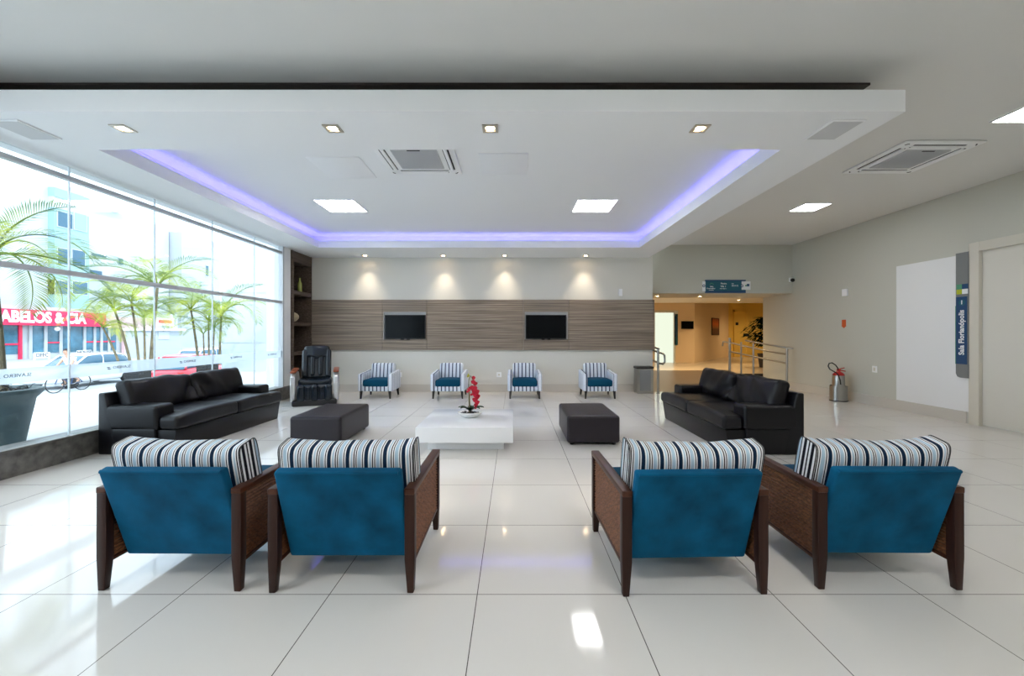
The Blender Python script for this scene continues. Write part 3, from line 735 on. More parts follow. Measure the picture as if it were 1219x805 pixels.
# ------------------------------------------------------------------ waste bin, extinguisher, wall fittings
t = thing('waste_bin', 'rectangular steel waste bin with black lid beside the passage railing', 'waste bin', (2.87, 9.03, 0))
bm = BM(); rbox(bm, (0, 0, .27), (.36, .24, .54), .012, 2); build('body', bm, MT['steel'], t)
bm = BM(); rbox(bm, (0, -.122, .29), (.24, .008, .46), .003, 1); build('front_panel', bm, MT['plate'], t)
bm = BM(); rbox(bm, (0, 0, .565), (.38, .26, .05), .015, 2, 3, lambda p: p+Vector((0, 0, .008*noise.noise(p*14)))); build('lid', bm, MT['rubber'], t)
t = thing('fire_extinguisher', 'steel fire extinguisher with red valve and looped black hose by right wall', 'fire extinguisher', (6.33, 7.95, 0))
bm = BM(); lathe(bm, [(.142, 0), (.142, .30), (.136, .30), (.136, .02), (0, .02)], seg=28); build('stand', bm, MT['steel'], t)
bm = BM(); lathe(bm, [(.139, .002), (.146, .002), (.146, .018), (.139, .018)], seg=28); build('stand_base', bm, MT['rubber'], t)
bm = BM(); lathe(bm, [(0, .022), (.095, .022), (.100, .04), (.100, .46), (.090, .51), (.06, .54), (.03, .555), (.03, .58), (0, .58)], seg=26); build('cylinder', bm, MT['steel'], t)
bm = BM(); lathe(bm, [(.101, .50), (.093, .515), (.062, .545), (.033, .56), (.033, .575), (.075, .545), (.101, .51)], seg=24); box(bm, -.02, .02, -.03, .03, .57, .62, .006); tube(bm, [(-.02, 0, .61), (.10, -.02, .645)], .010, 8); tube(bm, [(0, 0, .60), (.12, -.02, .58)], .010, 8); build('valve', bm, MT['red'], t)
bm = BM(); tube(bm, [(-.01, -.01, .59), (-.03, -.02, .64), (-.08, -.03, .70), (-.15, -.03, .745), (-.205, -.03, .735), (-.225, -.03, .68), (-.20, -.04, .62), (-.15, -.06, .585), (-.11, -.09, .55), (-.085, -.11, .50), (-.06, -.115, .42), (-.05, -.115, .33)], .011, 8); build('hose', bm, MT['rubber'], t)
bm = BM(); prism(bm, [(8.10, 1.59), (8.20, 1.59), (8.20, 1.47), (8.215, 1.47), (8.15, 1.42), (8.085, 1.47), (8.10, 1.47)], 0, XR-.005, XR); tag(build('arrow_sign', bm, MT['orange']), 'small orange arrow sign on the wall above the fire extinguisher', 'sign')
def wall_box(name, b, mat, label, cat, group=None):
    bm = BM(); box(bm, *b, .004); return tag(build(name, bm, mat), label, cat, group)
wall_box('wall_sensor', (XR-.03, XR, 8.05, 8.17, 2.06, 2.20), MT['whiteplastic'], 'small white wall box high above the fire extinguisher', 'wall box')
wall_box('wall_sensor', (2.36, 2.44, YB-.03, YB, 2.16, 2.32), MT['whiteplastic'], 'small white wall box above the right end of the wood panelling', 'wall box')
for b, lab in (((XR-.012, XR, 7.40, 7.50, .60, .72), 'white socket plate on the wall right of the fire extinguisher'),):
    t = thing('power_socket', lab, 'power socket', (0, 0, 0)); bm = BM(); box(bm, *b, .004); build('plate', bm, MT['whiteplastic'], t)
    quick('socket_insert', [(XR-.015, XR-.011, 7.43, 7.47, .63, .69)], MT['frame'], t)
for x, lab in ((px(594, 9.18), 'white socket plate on back wall between second and third striped armchairs'), (px(470, 9.18)+.1, 'white socket plate on back wall right of the first striped armchair')):
    t = thing('power_socket', lab, 'power socket', (x, YB, .385)); bm = BM(); box(bm, -.055, .055, -.012, 0, -.055, .055, .004); build('plate', bm, MT['whiteplastic'], t)
    quick('socket_insert', [(-.02, .02, -.0145, -.011, -.02, .02)], MT['frame'], t)

# vertical room sign by the door
t = thing('room_sign', 'tall grey vertical wall sign with a blue room-name panel beside the right door', 'sign', (XR, 5.98, 0))
out = [(-.09, 2.50), (.09, 2.50), (.09, .72), (.07, .675), (.035, .66), (-.09, .66)]
bm = BM(); prism(bm, out, 0, -.02, 0); build('plate', bm, MT['plate'], t)
bm = BM(); box(bm, -.026, -.02, -.062, .082, .86, 1.85); build('name_panel', bm, MT['signblue'], t)
bm = BM(); box(bm, -.026, -.02, .082, .092, .86, 1.72); build('edge_strip', bm, MT['green'], t)
text('lettering', 'Sala Florianópolis', .10, MT['signtext'], t, (-.028, .004, 1.325), (PI/2, -PI/2, -PI/2), .001, .003, fit=.66)
bm = BM(); lathe(bm, [(0, 0), (.045, 0), (.045, .003), (0, .003)], seg=24); bmesh.ops.transform(bm, matrix=Matrix.Translation((-.026, 0, 1.765)) @ Matrix.Rotation(-PI/2, 4, 'Y'), verts=bm.verts[:]); build('number_disc', bm, MT['signteal'], t)
text('number', '1', .08, MT['signtext'], t, (-.031, 0, 1.765), (PI/2, 0, -PI/2), .001, .002)
for nm, b, m in (('badge_tile', (-.026, -.02, .005, .075, 1.965, 2.035), 'green'), ('badge_tile', (-.026, -.02, -.075, .0, 1.965, 2.035), 'signblue'), ('badge_tile', (-.026, -.02, .005, .075, 1.89, 1.96), 'lime'), ('badge_tile', (-.026, -.02, -.075, .0, 1.89, 1.96), 'signtext')):
    quick(nm, [b], MT[m], t)
# hanging direction sign
t = thing('direction_sign', 'teal and blue direction sign above the passage opening', 'sign', (0, 9.66, 1.3))
def sx_(x): return (x-VX)/F*9.62
def sz_(y): return (VY-y)/F*9.62
bm = BM(); box(bm, sx_(840), sx_(888), -.03, 0, sz_(348.6), sz_(333.4)); build('plate', bm, MT['signteal'], t)
quick('edge_band', [(sx_(840), sx_(888), -.034, -.03, sz_(334.8), sz_(333.2)), (sx_(840), sx_(888), -.034, -.03, sz_(348.8), sz_(346.4))], MT['signblue'], t)
quick('end_panel', [(sx_(883), sx_(893.5), -.040, -.030, sz_(345), sz_(335))], MT['signtext'], t); quick('end_panel', [(sx_(836.5), sx_(840), -.03, -.02, sz_(347), sz_(335))], MT['signtext'], t)
quick('end_emblem', [(sx_(889), sx_(892), -.043, -.040, sz_(341), sz_(338))], MT['signblue'], t); quick('end_emblem', [(sx_(887), sx_(889), -.043, -.040, sz_(341), sz_(339.3))], MT['green'], t)
for x in (837.8, 883.2):
    bm = BM(); lathe(bm, [(0, 0), (.034, 0), (.034, .004), (0, .004)], seg=20); bmesh.ops.transform(bm, matrix=Matrix.Translation((sx_(x), -.040, sz_(340.4))) @ Matrix.Rotation(PI/2, 4, 'X'), verts=bm.verts[:]); build('arrow_disc', bm, MT['signblue'], t)
    quick('arrow_mark', [(sx_(x)-.024, sx_(x)+.024, -.047, -.044, sz_(340.4)-.006, sz_(340.4)+.006), (sx_(x)-.006, sx_(x)+.006, -.047, -.044, sz_(340.4)-.022, sz_(340.4)+.022)], MT['signtext'], t)
bm = BM(); tube(bm, [(sx_(845), -.032, sz_(339)), (sx_(847), -.032, sz_(337)), (sx_(850), -.032, sz_(338.5))], .006, 6); build('pictogram', bm, MT['green'], t)
for (x, y, s, txt) in ((847.5, 341.2, .040, 'Salão'), (846.5, 343.4, .040, 'Convenções'), (847, 345.4, .024, 'Convention'), (861.8, 337.6, .052, 'Piscina'), (861.3, 341, .058, 'Vila 1'), (861.3, 343.7, .028, 'Pool  Village 1'), (872.5, 337.8, .026, 'Apto'), (875, 340.3, .05, '101/112')):
    text('lettering', txt, s, MT['signtext'], t, (sx_(x), -.031, sz_(y)), (PI/2, 0, 0), .001, .0006)
# security camera at the corner
t = thing('security_camera', 'small dark security camera in the corner beside the direction sign', 'security camera', (6.54, 9.60, 2.54))
bm = BM(); box(bm, -.03, .06, -.0, .06, .0, .10, .008); build('mount', bm, MT['whiteplastic'], t)
bm = BM(); bmesh.ops.create_uvsphere(bm, u_segments=16, v_segments=10, radius=.045, matrix=Matrix.Translation((0, -.03, .03))); build('dome', bm, MT['black'], t)

# ------------------------------------------------------------------ passage beyond: ramp, upper floor, warm walls
bm = BM(); prism(bm, [(9.2, 0), (11.9, 0), (11.9, .243)], 0, 3.14, 5.75); struct(build('floor_ramp', bm, MT['brown']))
struct(quick('floor_upper', [(2.0, 5.75, 11.9, 20, 0, .243), (5.75, 15, 10.92, 20, 0, .243)], MT['upper']))
struct(quick('trim_3', [(5.75, 15, 10.88, 10.92, 0, .245)], MT['shelfdark']))
struct(quick('ceiling_passage', [(2.0, 15, 9.9, 15.2, 2.46, 2.6), (2, 15, 15.2, 20, 2.75, 2.85), (2, 15, 15.15, 15.2, 2.46, 2.85)], MT['ceil']))
struct(quick('wall_passage_left', [(2.93, 3.13, 9.4, 15.1, 0, 2.6)], MT['wall_warm']))
struct(quick('wall_passage_end', [(2.0, 5.18, 15.1, 15.3, .2, 2.8), (5.95, 6.69, 15.1, 15.3, .2, 2.8), (5.18, 5.95, 15.1, 15.3, 2.15, 2.8)], MT['wall_warm']))
bm = BM(); prism(bm, [(6.69, 15.1), (10.0, 19.0), (9.8, 19.1), (6.5, 15.25)], 2, .2, 2.85); struct(build('wall_passage_angled', bm, MT['wall_warm']))
struct(quick('wall_passage_far', [(9.8, 15, 19.0, 19.2, .2, 2.85)], MT['wall_yellow']))
struct(quick('wall_passage_right', [(15, 15.1, 10.8, 19.2, 0, 2.85), (XR+.18, 15, 10.7, 10.8, 0, 2.6)], MT['wall_yellow']))
d = struct(bpy.data.objects.new('door_2', None)); C.objects.link(d)
quick('glazing', [(5.20, 5.93, 15.16, 15.18, .243, 2.13)], MT['doorlit'], d)
quick('door_frame', [(5.18, 5.21, 15.07, 15.2, .243, 2.16), (5.92, 5.98, 15.07, 15.2, .243, 2.16), (5.18, 5.98, 15.07, 15.2, 2.10, 2.18)], MT['frame'], d)
d = struct(bpy.data.objects.new('door_3', None)); C.objects.link(d)
quick('door_leaf', [(10.28, 10.80, 18.95, 18.99, .243, 2.34)], MT['wall_yellow'], d)
quick('door_frame', [(10.22, 10.28, 18.93, 19.0, .243, 2.40), (10.80, 10.86, 18.93, 19.0, .243, 2.40), (10.22, 10.86, 18.93, 19.0, 2.34, 2.40)], MT['wall_yellow'], d)
quick('door_sign', [(10.3, 10.42, 18.93, 18.95, 1.72, 1.85), (10.66, 10.90, 18.90, 18.95, 1.20, 1.33)], MT['black'], d)
def P3(x, y, Y): return ((x-VX)/F*Y, Y, H-(y-VY)/F*Y)
t = thing('passage_sign', 'narrow dark vertical sign beside the lit glass door in the passage', 'sign', (0, 15.1, 0))
a = P3(802.8, 370, 15.07); b = P3(807, 411, 15.07)
quick('plate', [(a[0], b[0], -.03, 0, b[2], a[2])], MT['signteal'], t); quick('plate_head', [(a[0], b[0], -.034, -.03, a[2]-.12, a[2])], MT['signtext'], t)
quick('name_panel', [(a[0]+.02, b[0]-.02, -.034, -.03, b[2]+.3, a[2]-.2)], MT['signblue'], t)
t = thing('wall_screen', 'small black screen on the peach passage wall', 'screen', (0, 15.1, 0))
a = P3(811, 382.5, 15.07); b = P3(825.5, 391.8, 15.07)
bm = BM(); box(bm, a[0], b[0], -.05, 0, b[2], a[2], .006); build('housing', bm, MT['black'], t); quick('display', [(a[0]+.015, b[0]-.015, -.053, -.05, b[2]+.02, a[2]-.015)], MT['screen'], t)
# framed sunset picture on the angled wall
m, nt, p = new_mat('sunset_art'); MT['art'] = m
tc = nt.nodes.new('ShaderNodeTexCoord'); s = nt.nodes.new('ShaderNodeSeparateXYZ'); nt.links.new(tc.outputs['Object'], s.inputs[0])
ad = nt.nodes.new('ShaderNodeMath'); ad.operation = 'MULTIPLY_ADD'; ad.inputs[1].default_value = 1.4; ad.inputs[2].default_value = .5; nt.links.new(s.outputs[2], ad.inputs[0])
r = nt.nodes.new('ShaderNodeValToRGB'); e = r.color_ramp.elements; e[0].position = 0; e[0].color = (.10, .03, .02, 1); e[1].position = 1; e[1].color = (.35, .08, .02, 1)
for pos, col in ((.35, (.16, .05, .03)), (.45, (.45, .16, .05)), (.65, (.75, .16, .03))):
    q = e.new(pos); q.color = (*col, 1)
nt.links.new(ad.outputs[0], r.inputs[0]); nt.links.new(r.outputs[0], p.inputs['Base Color'])
wa, wb = Vector((6.69, 15.1, 0)), Vector((10.0, 19.0, 0)); wd = (wb-wa).normalized()
k = .35; pc = wa.lerp(wb, k)
for it in range(40):                                       # the place on the angled wall that lies between the passage screen and the far door
    pc = wa.lerp(wb, k)
    if VX+F*pc.x/pc.y < 851: k += .012
t = thing('picture', 'framed orange sunset picture on the angled passage wall', 'picture', (pc.x, pc.y, 1.62), math.atan2(wd.y, wd.x))
quick('canvas', [(-.52, .52, -.025, -.004, -.33, .33)], MT['art'], t); quick('frame', [(-.55, -.52, -.035, -.004, -.36, .36), (.52, .55, -.035, -.004, -.36, .36), (-.52, .52, -.035, -.004, -.36, -.33), (-.52, .52, -.035, -.004, .33, .36)], MT['shelfdark'], t)
for (x, y, z) in ((3.6, 10.4, 2.27), (4.55, 10.35, 2.27), (5.75, 10.4, 2.27)):
    pass
for i, (x, y, z, lab) in enumerate(((3.62, 10.3, 2.268, 'round warm downlight in the passage soffit nearest the wood panelling'), (4.72, 10.35, 2.268, 'round warm downlight in the middle of the passage soffit'),
                   (4.55, 12.2, 2.46, 'round warm downlight in the passage ceiling before the lit door'), (5.75, 12.2, 2.46, 'round warm downlight in the passage ceiling above the railing'),
                   (7.6, 13.8, 2.46, 'round warm downlight in the passage ceiling over the pot plant'), (10.6, 17.2, 2.75, 'round warm downlight in front of the yellow passage wall'))):
    downlight(x, y, z, lab, 75 if i > 1 else 22, 0, R(150), False, 'passage downlights', (1, .74, .42))

# pot plant behind the pier
t = thing('potted_ficus', 'dark leafy pot plant in the yellow passage behind the white pier', 'plant', (8.0, 13.0, .243))
bm = BM(); lathe(bm, [(0, 0), (.15, 0), (.20, .40), (.22, .42), (.20, .44), (.18, .40), (0, .39)], seg=22); build('pot', bm, MT['shelfdark'], t)
bm = BM(); tube(bm, [(0, 0, .38), (.02, 0, .7), (-.03, .02, 1.0), (0, 0, 1.3)], .02, 8)
for q in range(7): 
    a = q*2.4; tube(bm, [(0, 0, .75+.08*q), (.2*math.cos(a), .2*math.sin(a), .95+.08*q), (.36*math.cos(a), .36*math.sin(a), 1.0+.08*q)], .007, 6)
build('trunk', bm, MT['trunk'], t)
bm = BM()
for i in range(900):
    a = random.uniform(0, 2*PI); zz = random.uniform(.72, 1.62); rr = .62*math.sqrt(random.random())*math.sin(PI*min(1, max(.12, (zz-.62)/1.08)))
    c = Vector((rr*math.cos(a), rr*math.sin(a), zz)); d = Vector((math.cos(a), math.sin(a), random.uniform(-.9, .3))).normalized(); s = d.cross(Vector((0, 0, 1))).normalized()
    l, w2 = random.uniform(.13, .20), .038
    v = [bm.verts.new(q) for q in (c, c+d*l*.45+s*w2, c+d*l, c+d*l*.45-s*w2)]
    bm.faces.new(v)
build('foliage', bm, MT['ficus'], t)

# railings
def railing(name, label, posts, zt, rails, loop=None):
    t = thing(name, label, 'railing', (posts[0][0], posts[0][1], 0), 0)
    o = Vector((posts[0][0], posts[0][1], 0))
    for (x, y, z0, z1, r_) in posts:
        bm = BM(); tube(bm, [Vector((x, y, z0))-o, Vector((x, y, z1))-o], r_, 12); lathe(bm, [(0, 0), (.045, 0), (.045, .012), (0, .012)], Vector((x, y, z0))-o, 14); build('post', bm, MT['steel'], t)
    for pts in rails:
        bm = BM(); tube(bm, [Vector(p)-o for p in pts], .021, 10); build('rail', bm, MT['steel'], t)
    return t
railing('ramp_railing', 'steel handrail with four posts rising behind the right leather sofa',
        [(6.36, 9.5, 0, .97, .026), (6.02, 10.25, 0, 1.07, .022), (5.88, 10.55, 0, 1.10, .022), (5.74, 10.85, 0, 1.20, .034)], 0,
        [[(6.46, 9.42, .965), (6.36, 9.50, .98), (6.02, 10.25, 1.105), (5.93, 10.45, 1.14)], [(6.36, 9.5, .825), (6.02, 10.25, .95), (5.74, 10.85, 1.08), (5.62, 10.95, 1.10), (5.62, 10.98, .98)], [(6.36, 9.5, .62), (6.02, 10.25, .74), (5.74, 10.85, .84)]])
railing('ramp_railing', 'steel handrail with a looped end beside the waste bin', [(3.17, 8.97, 0, .98, .024), (3.19, 11.0, .16, 1.14, .022)], 0,
        [[(3.19, 11.0, 1.08), (3.20, 9.05, .90), (3.24, 8.86, .875), (3.25, 8.80, .84), (3.25, 8.79, .70), (3.23, 8.84, .655), (3.20, 8.97, .66), (3.19, 11.0, .84)], [(3.19, 11.0, 1.14), (3.17, 9.0, .985), (3.16, 8.90, .98)]])

# ------------------------------------------------------------------ outside: terrace, street, planting
struct(quick('ground', [(-9.9, XL-.12, -4, 14.5, -.3, -.005), (XL-.12, XL-.1, -4, 8.3, -.3, -.005)], MT['terrace']))
bm = BM(); prism(bm, [(-9.9, -.02), (-12.5, -1.05), (-90, -1.05), (-90, -1.4), (-9.9, -1.4)], 1, -10, 90); struct(build('road', bm, MT['road']))
struct(quick('wall_wing', [(-10.2, XL-.5, 14.2, 14.5, -1.2, 9.6)], MT['wing']))
bm = BM(); box(bm, -10.2, XL-.5, 14.185, 14.2, 1.0, 1.018); box(bm, -10.2, XL-.5, 14.185, 14.2, 2.74, 2.758); struct(build('trim_4', bm, MT['pale']))

def frond_bm(L, droop, n, lw, ll, seed):
    rnd = random.Random(seed); bm = BM()
    def P(u):                                               # arching midrib in the x-z plane
        a = R(68) - droop*u
        return a
    pts = [Vector((0, 0, 0))]; N = 16
    for i in range(N):
        a = P(i/N); pts.append(pts[-1] + Vector((math.cos(a), 0, math.sin(a)))*(L/N))
    tube(bm, pts, [.012*(1-.8*i/N) for i in range(N+1)], 5)
    for i in range(n):
        u = .14 + .86*i/(n-1); q = u*N; k = min(N-1, int(q)); c = pts[k].lerp(pts[k+1], q-k); tg = (pts[k+1]-pts[k]).normalized()
        up = Vector((0, 1, 0)).cross(tg)*-1
        ln = ll*(.35+.65*math.sin(PI*min(1, .18+.80*u)))*rnd.uniform(.88, 1.08)
        for s in (-1, 1):
            d = (tg*.65 + Vector((0, s, 0))*.75 + up*.28 + Vector((0, 0, rnd.uniform(-.12, .05)))).normalized()
            m1 = c + d*ln*.5; m2 = c + d*ln + Vector((0, 0, -.22*ln)); w2 = tg.cross(d).cross(d).normalized()*lw
            v = [bm.verts.new(p) for p in (c-w2*.3, c+w2*.3, m1+w2, m1-w2, m2)]
            bm.faces.new((v[0], v[1], v[2], v[3])); bm.faces.new((v[3], v[2], v[4]))
    return bm
def frond_mesh(L, droop, n, lw, ll, seed, mat):
    bm = frond_bm(L, droop, n, lw, ll, seed); me = bpy.data.meshes.new('frond'); bm.to_mesh(me); bm.free(); me.materials.append(mat); return me
FR = [frond_mesh(1.0, R(95), 42, .0052, .33, 1, MT['palm']), frond_mesh(1.0, R(120), 40, .0052, .31, 2, MT['palm']), frond_mesh(1.0, R(75), 40, .0052, .33, 3, MT['palm_dark']), frond_mesh(1.0, R(135), 42, .005, .31, 4, MT['palm_dark'])]
def palm(label, loc, stems):
    """stems: (foot dx, dy, head dx, dy, head height, frond length, [(azimuth, tilt)])"""
    t = thing('palm_tree', label, 'palm tree', loc, 0, 'palms outside the windows')
    for (fx, fy, hx, hy, hz, L, fr, rad) in stems:
        bm = BM(); n = 9
        pts = [Vector((fx+(hx-fx)*(i/n)**1.3, fy+(hy-fy)*(i/n)**1.3, hz*i/n)) for i in range(n+1)]
        tube(bm, pts, [rad*(1-.35*i/n) for i in range(n+1)], 9)
        for i in range(1, 9):
            q = pts[i]; lathe(bm, [(rad*(1-.035*i)*1.0, -.006), (rad*(1-.035*i)*1.12, 0), (rad*(1-.035*i)*1.0, .006)], q, 9)
        build('trunk', bm, MT['trunk'], t)
        for i, (az, tl) in enumerate(fr):
            o = bpy.data.objects.new('frond', FR[(i+int(hz*7)) % 4]); C.objects.link(o); o.parent = t
            o.location = (hx, hy, hz-.03); o.rotation_euler = (0, R(tl), R(az)); o.scale = (L, L, L)
    return t
def fan(n, a0=0, jit=18, lo=-8, hi=38):
    return [(a0+i*360/n+random.uniform(-jit, jit), random.uniform(lo, hi)) for i in range(n)]
# big round pot near the glass and its palm
t = thing('plant_pot', 'large grey-green round planter outside the glass at the left edge', 'planter', (-5.98, 4.60, -.005))
bm = BM(); lathe(bm, [(0, 0), (.27, 0), (.30, .03), (.385, .55), (.425, .60), (.45, .63), (.45, .67), (.425, .68), (.40, .66), (.385, .60), (0, .59)], seg=36); build('body', bm, MT['pot'], t)
bm = BM(); lathe(bm, [(.385, .58), (.36, .63), (.2, .67), (0, .68)], seg=28)
for v in bm.verts: v.co.z += .03*noise.noise(v.co*9)
for i in range(70):
    a, r_ = random.uniform(0, 2*PI), .35*math.sqrt(random.random()); c = Vector((r_*math.cos(a), r_*math.sin(a), .66)); d = Vector((random.uniform(-1, 1), random.uniform(-1, 1), random.uniform(-.1, .5)))*.09
    tube(bm, [c, c+d*.6+Vector((0, 0, .02)), c+d], .004, 4)
tube(bm, [(.10, -.1, .66), (.14, -.08, .73), (.22, -.05, .75), (.30, -.02, .71), (.33, 0, .64)], .006, 5)
build('soil', bm, MT['soil'], t)
palm('palm with dark trunk growing from the large round planter by the glass', (-5.76, 4.60, .66),
     [(0, 0, -.03, -.08, 1.55, 1.05, [(20, -6), (65, 0), (110, 18), (-40, 10), (-90, 12), (150, 25), (-130, 30), (90, 48), (40, 52), (-10, 55)], .03)])
def trough(name, label, loc, sx, sy, h):
    t = thing(name, label, 'planter', loc, 0, 'woven planters outside'); bm = BM(); rbox(bm, (0, 0, h/2), (sx, sy, h), .02, 2); build('body', bm, MT['rubber'], t)
    bm = BM()
    for k in range(6):
        for j in range(10): rbox(bm, (-sx/2+sx*(j+.5)/10, -sy/2-.006, h*(k+.5)/6), (sx/10*.8, .02, h/6*.7), .004, 1)
    build('weave', bm, MT['slot'], t); bm = BM(); rbox(bm, (0, 0, h), (sx-.06, sy-.06, .04), .01, 1); build('soil', bm, MT['soil'], t)
trough('planter_box', 'dark woven planter box outside under the taller palm clump', (-9.22, 10.0, -.005), .36, .34, .40)
trough('planter_box', 'dark woven planter box outside under the palm clump by the white wing wall', (-9.1, 12.1, -.005), .42, .34, .40)
palm('taller clump of thin-stemmed palms seen over the near end of window sofa', (-9.25, 10.0, .38),
     [(-.15, -.25, -.55, -.3, 1.10, .9, fan(7, 10), .028), (-.02, -.12, -.36, -.2, 1.50, 1.15, fan(8, 40), .032), (.05, 0, -.1, -.05, 1.75, 1.2, fan(8, 80), .030),
      (.1, .1, .12, .05, 1.35, 1.0, fan(7, 0), .028), (.15, .2, .28, .25, 2.12, 1.55, [(-150, 8), (-175, 16), (170, 30), (60, -6), (10, 2), (-15, 18), (-60, 5), (110, 10), (-110, 22)], .045)])
palm('bushy palm clump in front of the white tiled wing wall', (-9.1, 12.1, .38),
     [(-.2, -.1, -.42, -.1, 1.65, 1.3, fan(8, 20), .036), (0, .05, -.05, .1, 1.35, 1.1, fan(7, 60), .028), (.15, 0, .2, 0, 1.15, .95, fan(7, 0), .026), (.28, .1, .33, .1, 1.5, 1.65, [(0, -4), (-12, 14), (60, 10), (170, 8), (-120, 12), (120, 14), (-60, 25)], .036), (.05, -.2, .1, -.3, .95, .9, fan(6, 30), .024)])

# cars
def make_car(label, loc, rz, paint, L=4.1, plate=True):
    t = thing('car', label, 'car', loc, rz, 'cars in the street')
    def loft(sts, name, mat, parent):
        bm = BM(); rings = []
        for (x, w2, zl, zh) in sts:
            hgt = zh-zl; ring = [(-w2*.86, zl), (w2*.86, zl), (w2*.97, zl+.15*hgt), (w2, zl+.45*hgt), (w2*.97, zl+.78*hgt), (w2*.84, zh-.02*hgt), (w2*.4, zh), (-w2*.4, zh), (-w2*.84, zh-.02*hgt), (-w2*.97, zl+.78*hgt), (-w2, zl+.45*hgt), (-w2*.97, zl+.15*hgt)]
            rings.append([bm.verts.new((x, y, z)) for y, z in ring])
        for a, b in zip(rings, rings[1:]):
            for j in range(12): bm.faces.new((a[j], a[(j+1) % 12], b[(j+1) % 12], b[j]))
        bm.faces.new(rings[0][::-1]); bm.faces.new(rings[-1])
        return build(name, bm, mat, parent, 50)
    h = L/2
    loft([(-h, .62, .35, .62), (-h+.06, .76, .26, .74), (-h+.4, .85, .20, .90), (-.5, .87, .20, .93), (.55, .87, .20, .93), (h-.75, .85, .20, .86), (h-.2, .78, .24, .74), (h, .60, .33, .58)], 'body', paint, t)
    loft([(-h+.28, .58, .86, .90), (-h+.62, .68, .86, 1.30), (-h+1.0, .70, .86, 1.42), (.05, .70, .86, 1.43), (.45, .69, .86, 1.36), (1.12, .66, .84, .90)], 'cabin_glass', MT['winblue'], t)
    loft([(-h+.72, .56, 1.34, 1.40), (-h+1.0, .62, 1.36, 1.455), (.0, .62, 1.37, 1.465), (.42, .58, 1.32, 1.40)], 'roof', paint, t)
    for s in (-1, 1):
        bm = BM()
        for (x0, x1) in ((-h+.30, -h+.66), (.42, 1.08)): tube(bm, [(x0, s*.62, .90), (x1 if x0 < 0 else x0, s*.62, 1.36)] if x0 < 0 else [(x1, s*.66, .90), (x0, s*.62, 1.38)], .035, 6)
        tube(bm, [(-.25, s*.70, .9), (-.25, s*.64, 1.40)], .035, 6); build('pillar', bm, paint, t)
        for x in (-h+.72, h-.80):
            bm = BM(); lathe(bm, [(.20, -.09), (.29, -.10), (.315, -.06), (.315, .06), (.29, .10), (.20, .09)], seg=24); bmesh.ops.transform(bm, matrix=Matrix.Translation((x, s*.78, .315)) @ Matrix.Rotation(PI/2, 4, 'X'), verts=bm.verts[:]); wh = build('wheel', bm, MT['rubber'], t)
            bm = BM(); lathe(bm, [(0, -.07), (.20, -.085), (.20, .085), (0, .07)], seg=16); bmesh.ops.transform(bm, matrix=Matrix.Translation((x, s*.78, .315)) @ Matrix.Rotation(PI/2, 4, 'X'), verts=bm.verts[:]); build('hub', bm, MT['silver'], wh)
        bm = BM(); rbox(bm, (-h+.07, s*.60, .70), (.10, .22, .13), .02, 2); build('tail_light', bm, MT['red'], t)
        bm = BM(); rbox(bm, (h-.14, s*.56, .62), (.16, .24, .12), .03, 2); build('headlight', bm, MT['silver'], t)
    if plate: quick('number_plate', [(-h-.012, -h+.05, -.22, .22, .50, .61)], MT['paper'], t)
    return t
make_car('white car in the street behind the bicycle', (-20.0, 18.9, -1.05), R(-90), MT['carwhite'])
make_car('red car in the street seen over the middle of the window sofa', (-14.6, 18.6, -1.05), R(97), MT['carred'], 3.8)
make_car('white car parked in front of the far shops behind the red car', (-19.5, 26.0, -1.05), R(90), MT['carwhite'])

# bicycle and rider
BX, BY, BZ = -18.3, 16.75, -1.05
t = thing('bicycle', 'dark blue bicycle ridden along the street past the white car', 'bicycle', (BX, BY, BZ), R(-90))
for x in (-.52, .52):
    bm = BM(); tube(bm, [(x+.33*math.cos(2*PI*i/28), 0, .34+.33*math.sin(2*PI*i/28)) for i in range(28)], .018, 6, True); wh = build('wheel', bm, MT['rubber'], t)
    bm = BM()
    for i in range(14): a = 2*PI*i/14; tube(bm, [(x, 0, .34), (x+.32*math.cos(a), 0, .34+.32*math.sin(a))], .002, 4)
    tube(bm, [(x, -.05, .34), (x, .05, .34)], .02, 8); build('spokes', bm, MT['steel'], wh)
bm = BM()
for a, b in (((-.52, 0, .34), (-.08, 0, .30)), ((-.08, 0, .30), (-.22, 0, .80)), ((-.52, 0, .34), (-.19, 0, .72)), ((-.19, 0, .72), (.34, 0, .78)), ((-.08, 0, .30), (.38, 0, .66)), ((.33, 0, .90), (.41, 0, .58)), ((.41, 0, .58), (.52, 0, .34))): tube(bm, [a, b], .018, 8)
build('frame', bm, MT['bike'], t)
bm = BM(); tube(bm, [(.24, -.28, .96), (.34, -.20, .95), (.34, 0, .93), (.34, .20, .95), (.24, .28, .96)], .013, 8); build('handlebar', bm, MT['steel'], t)
bm = BM(); rbox(bm, (-.24, 0, .85), (.26, .14, .06), .03, 3); build('saddle', bm, MT['rubber'], t)
bm = BM(); tube(bm, [(-.08, -.09, .30), (.08, -.09, .24)], .01, 6); tube(bm, [(-.08, .09, .30), (-.24, .09, .36)], .01, 6); tube(bm, [(-.08, -.09, .3), (-.08, .09, .3)], .012, 8); box(bm, .03, .13, -.18, -.08, .225, .25); box(bm, -.29, -.19, .08, .18, .345, .37); build('crank', bm, MT['steel'], t)

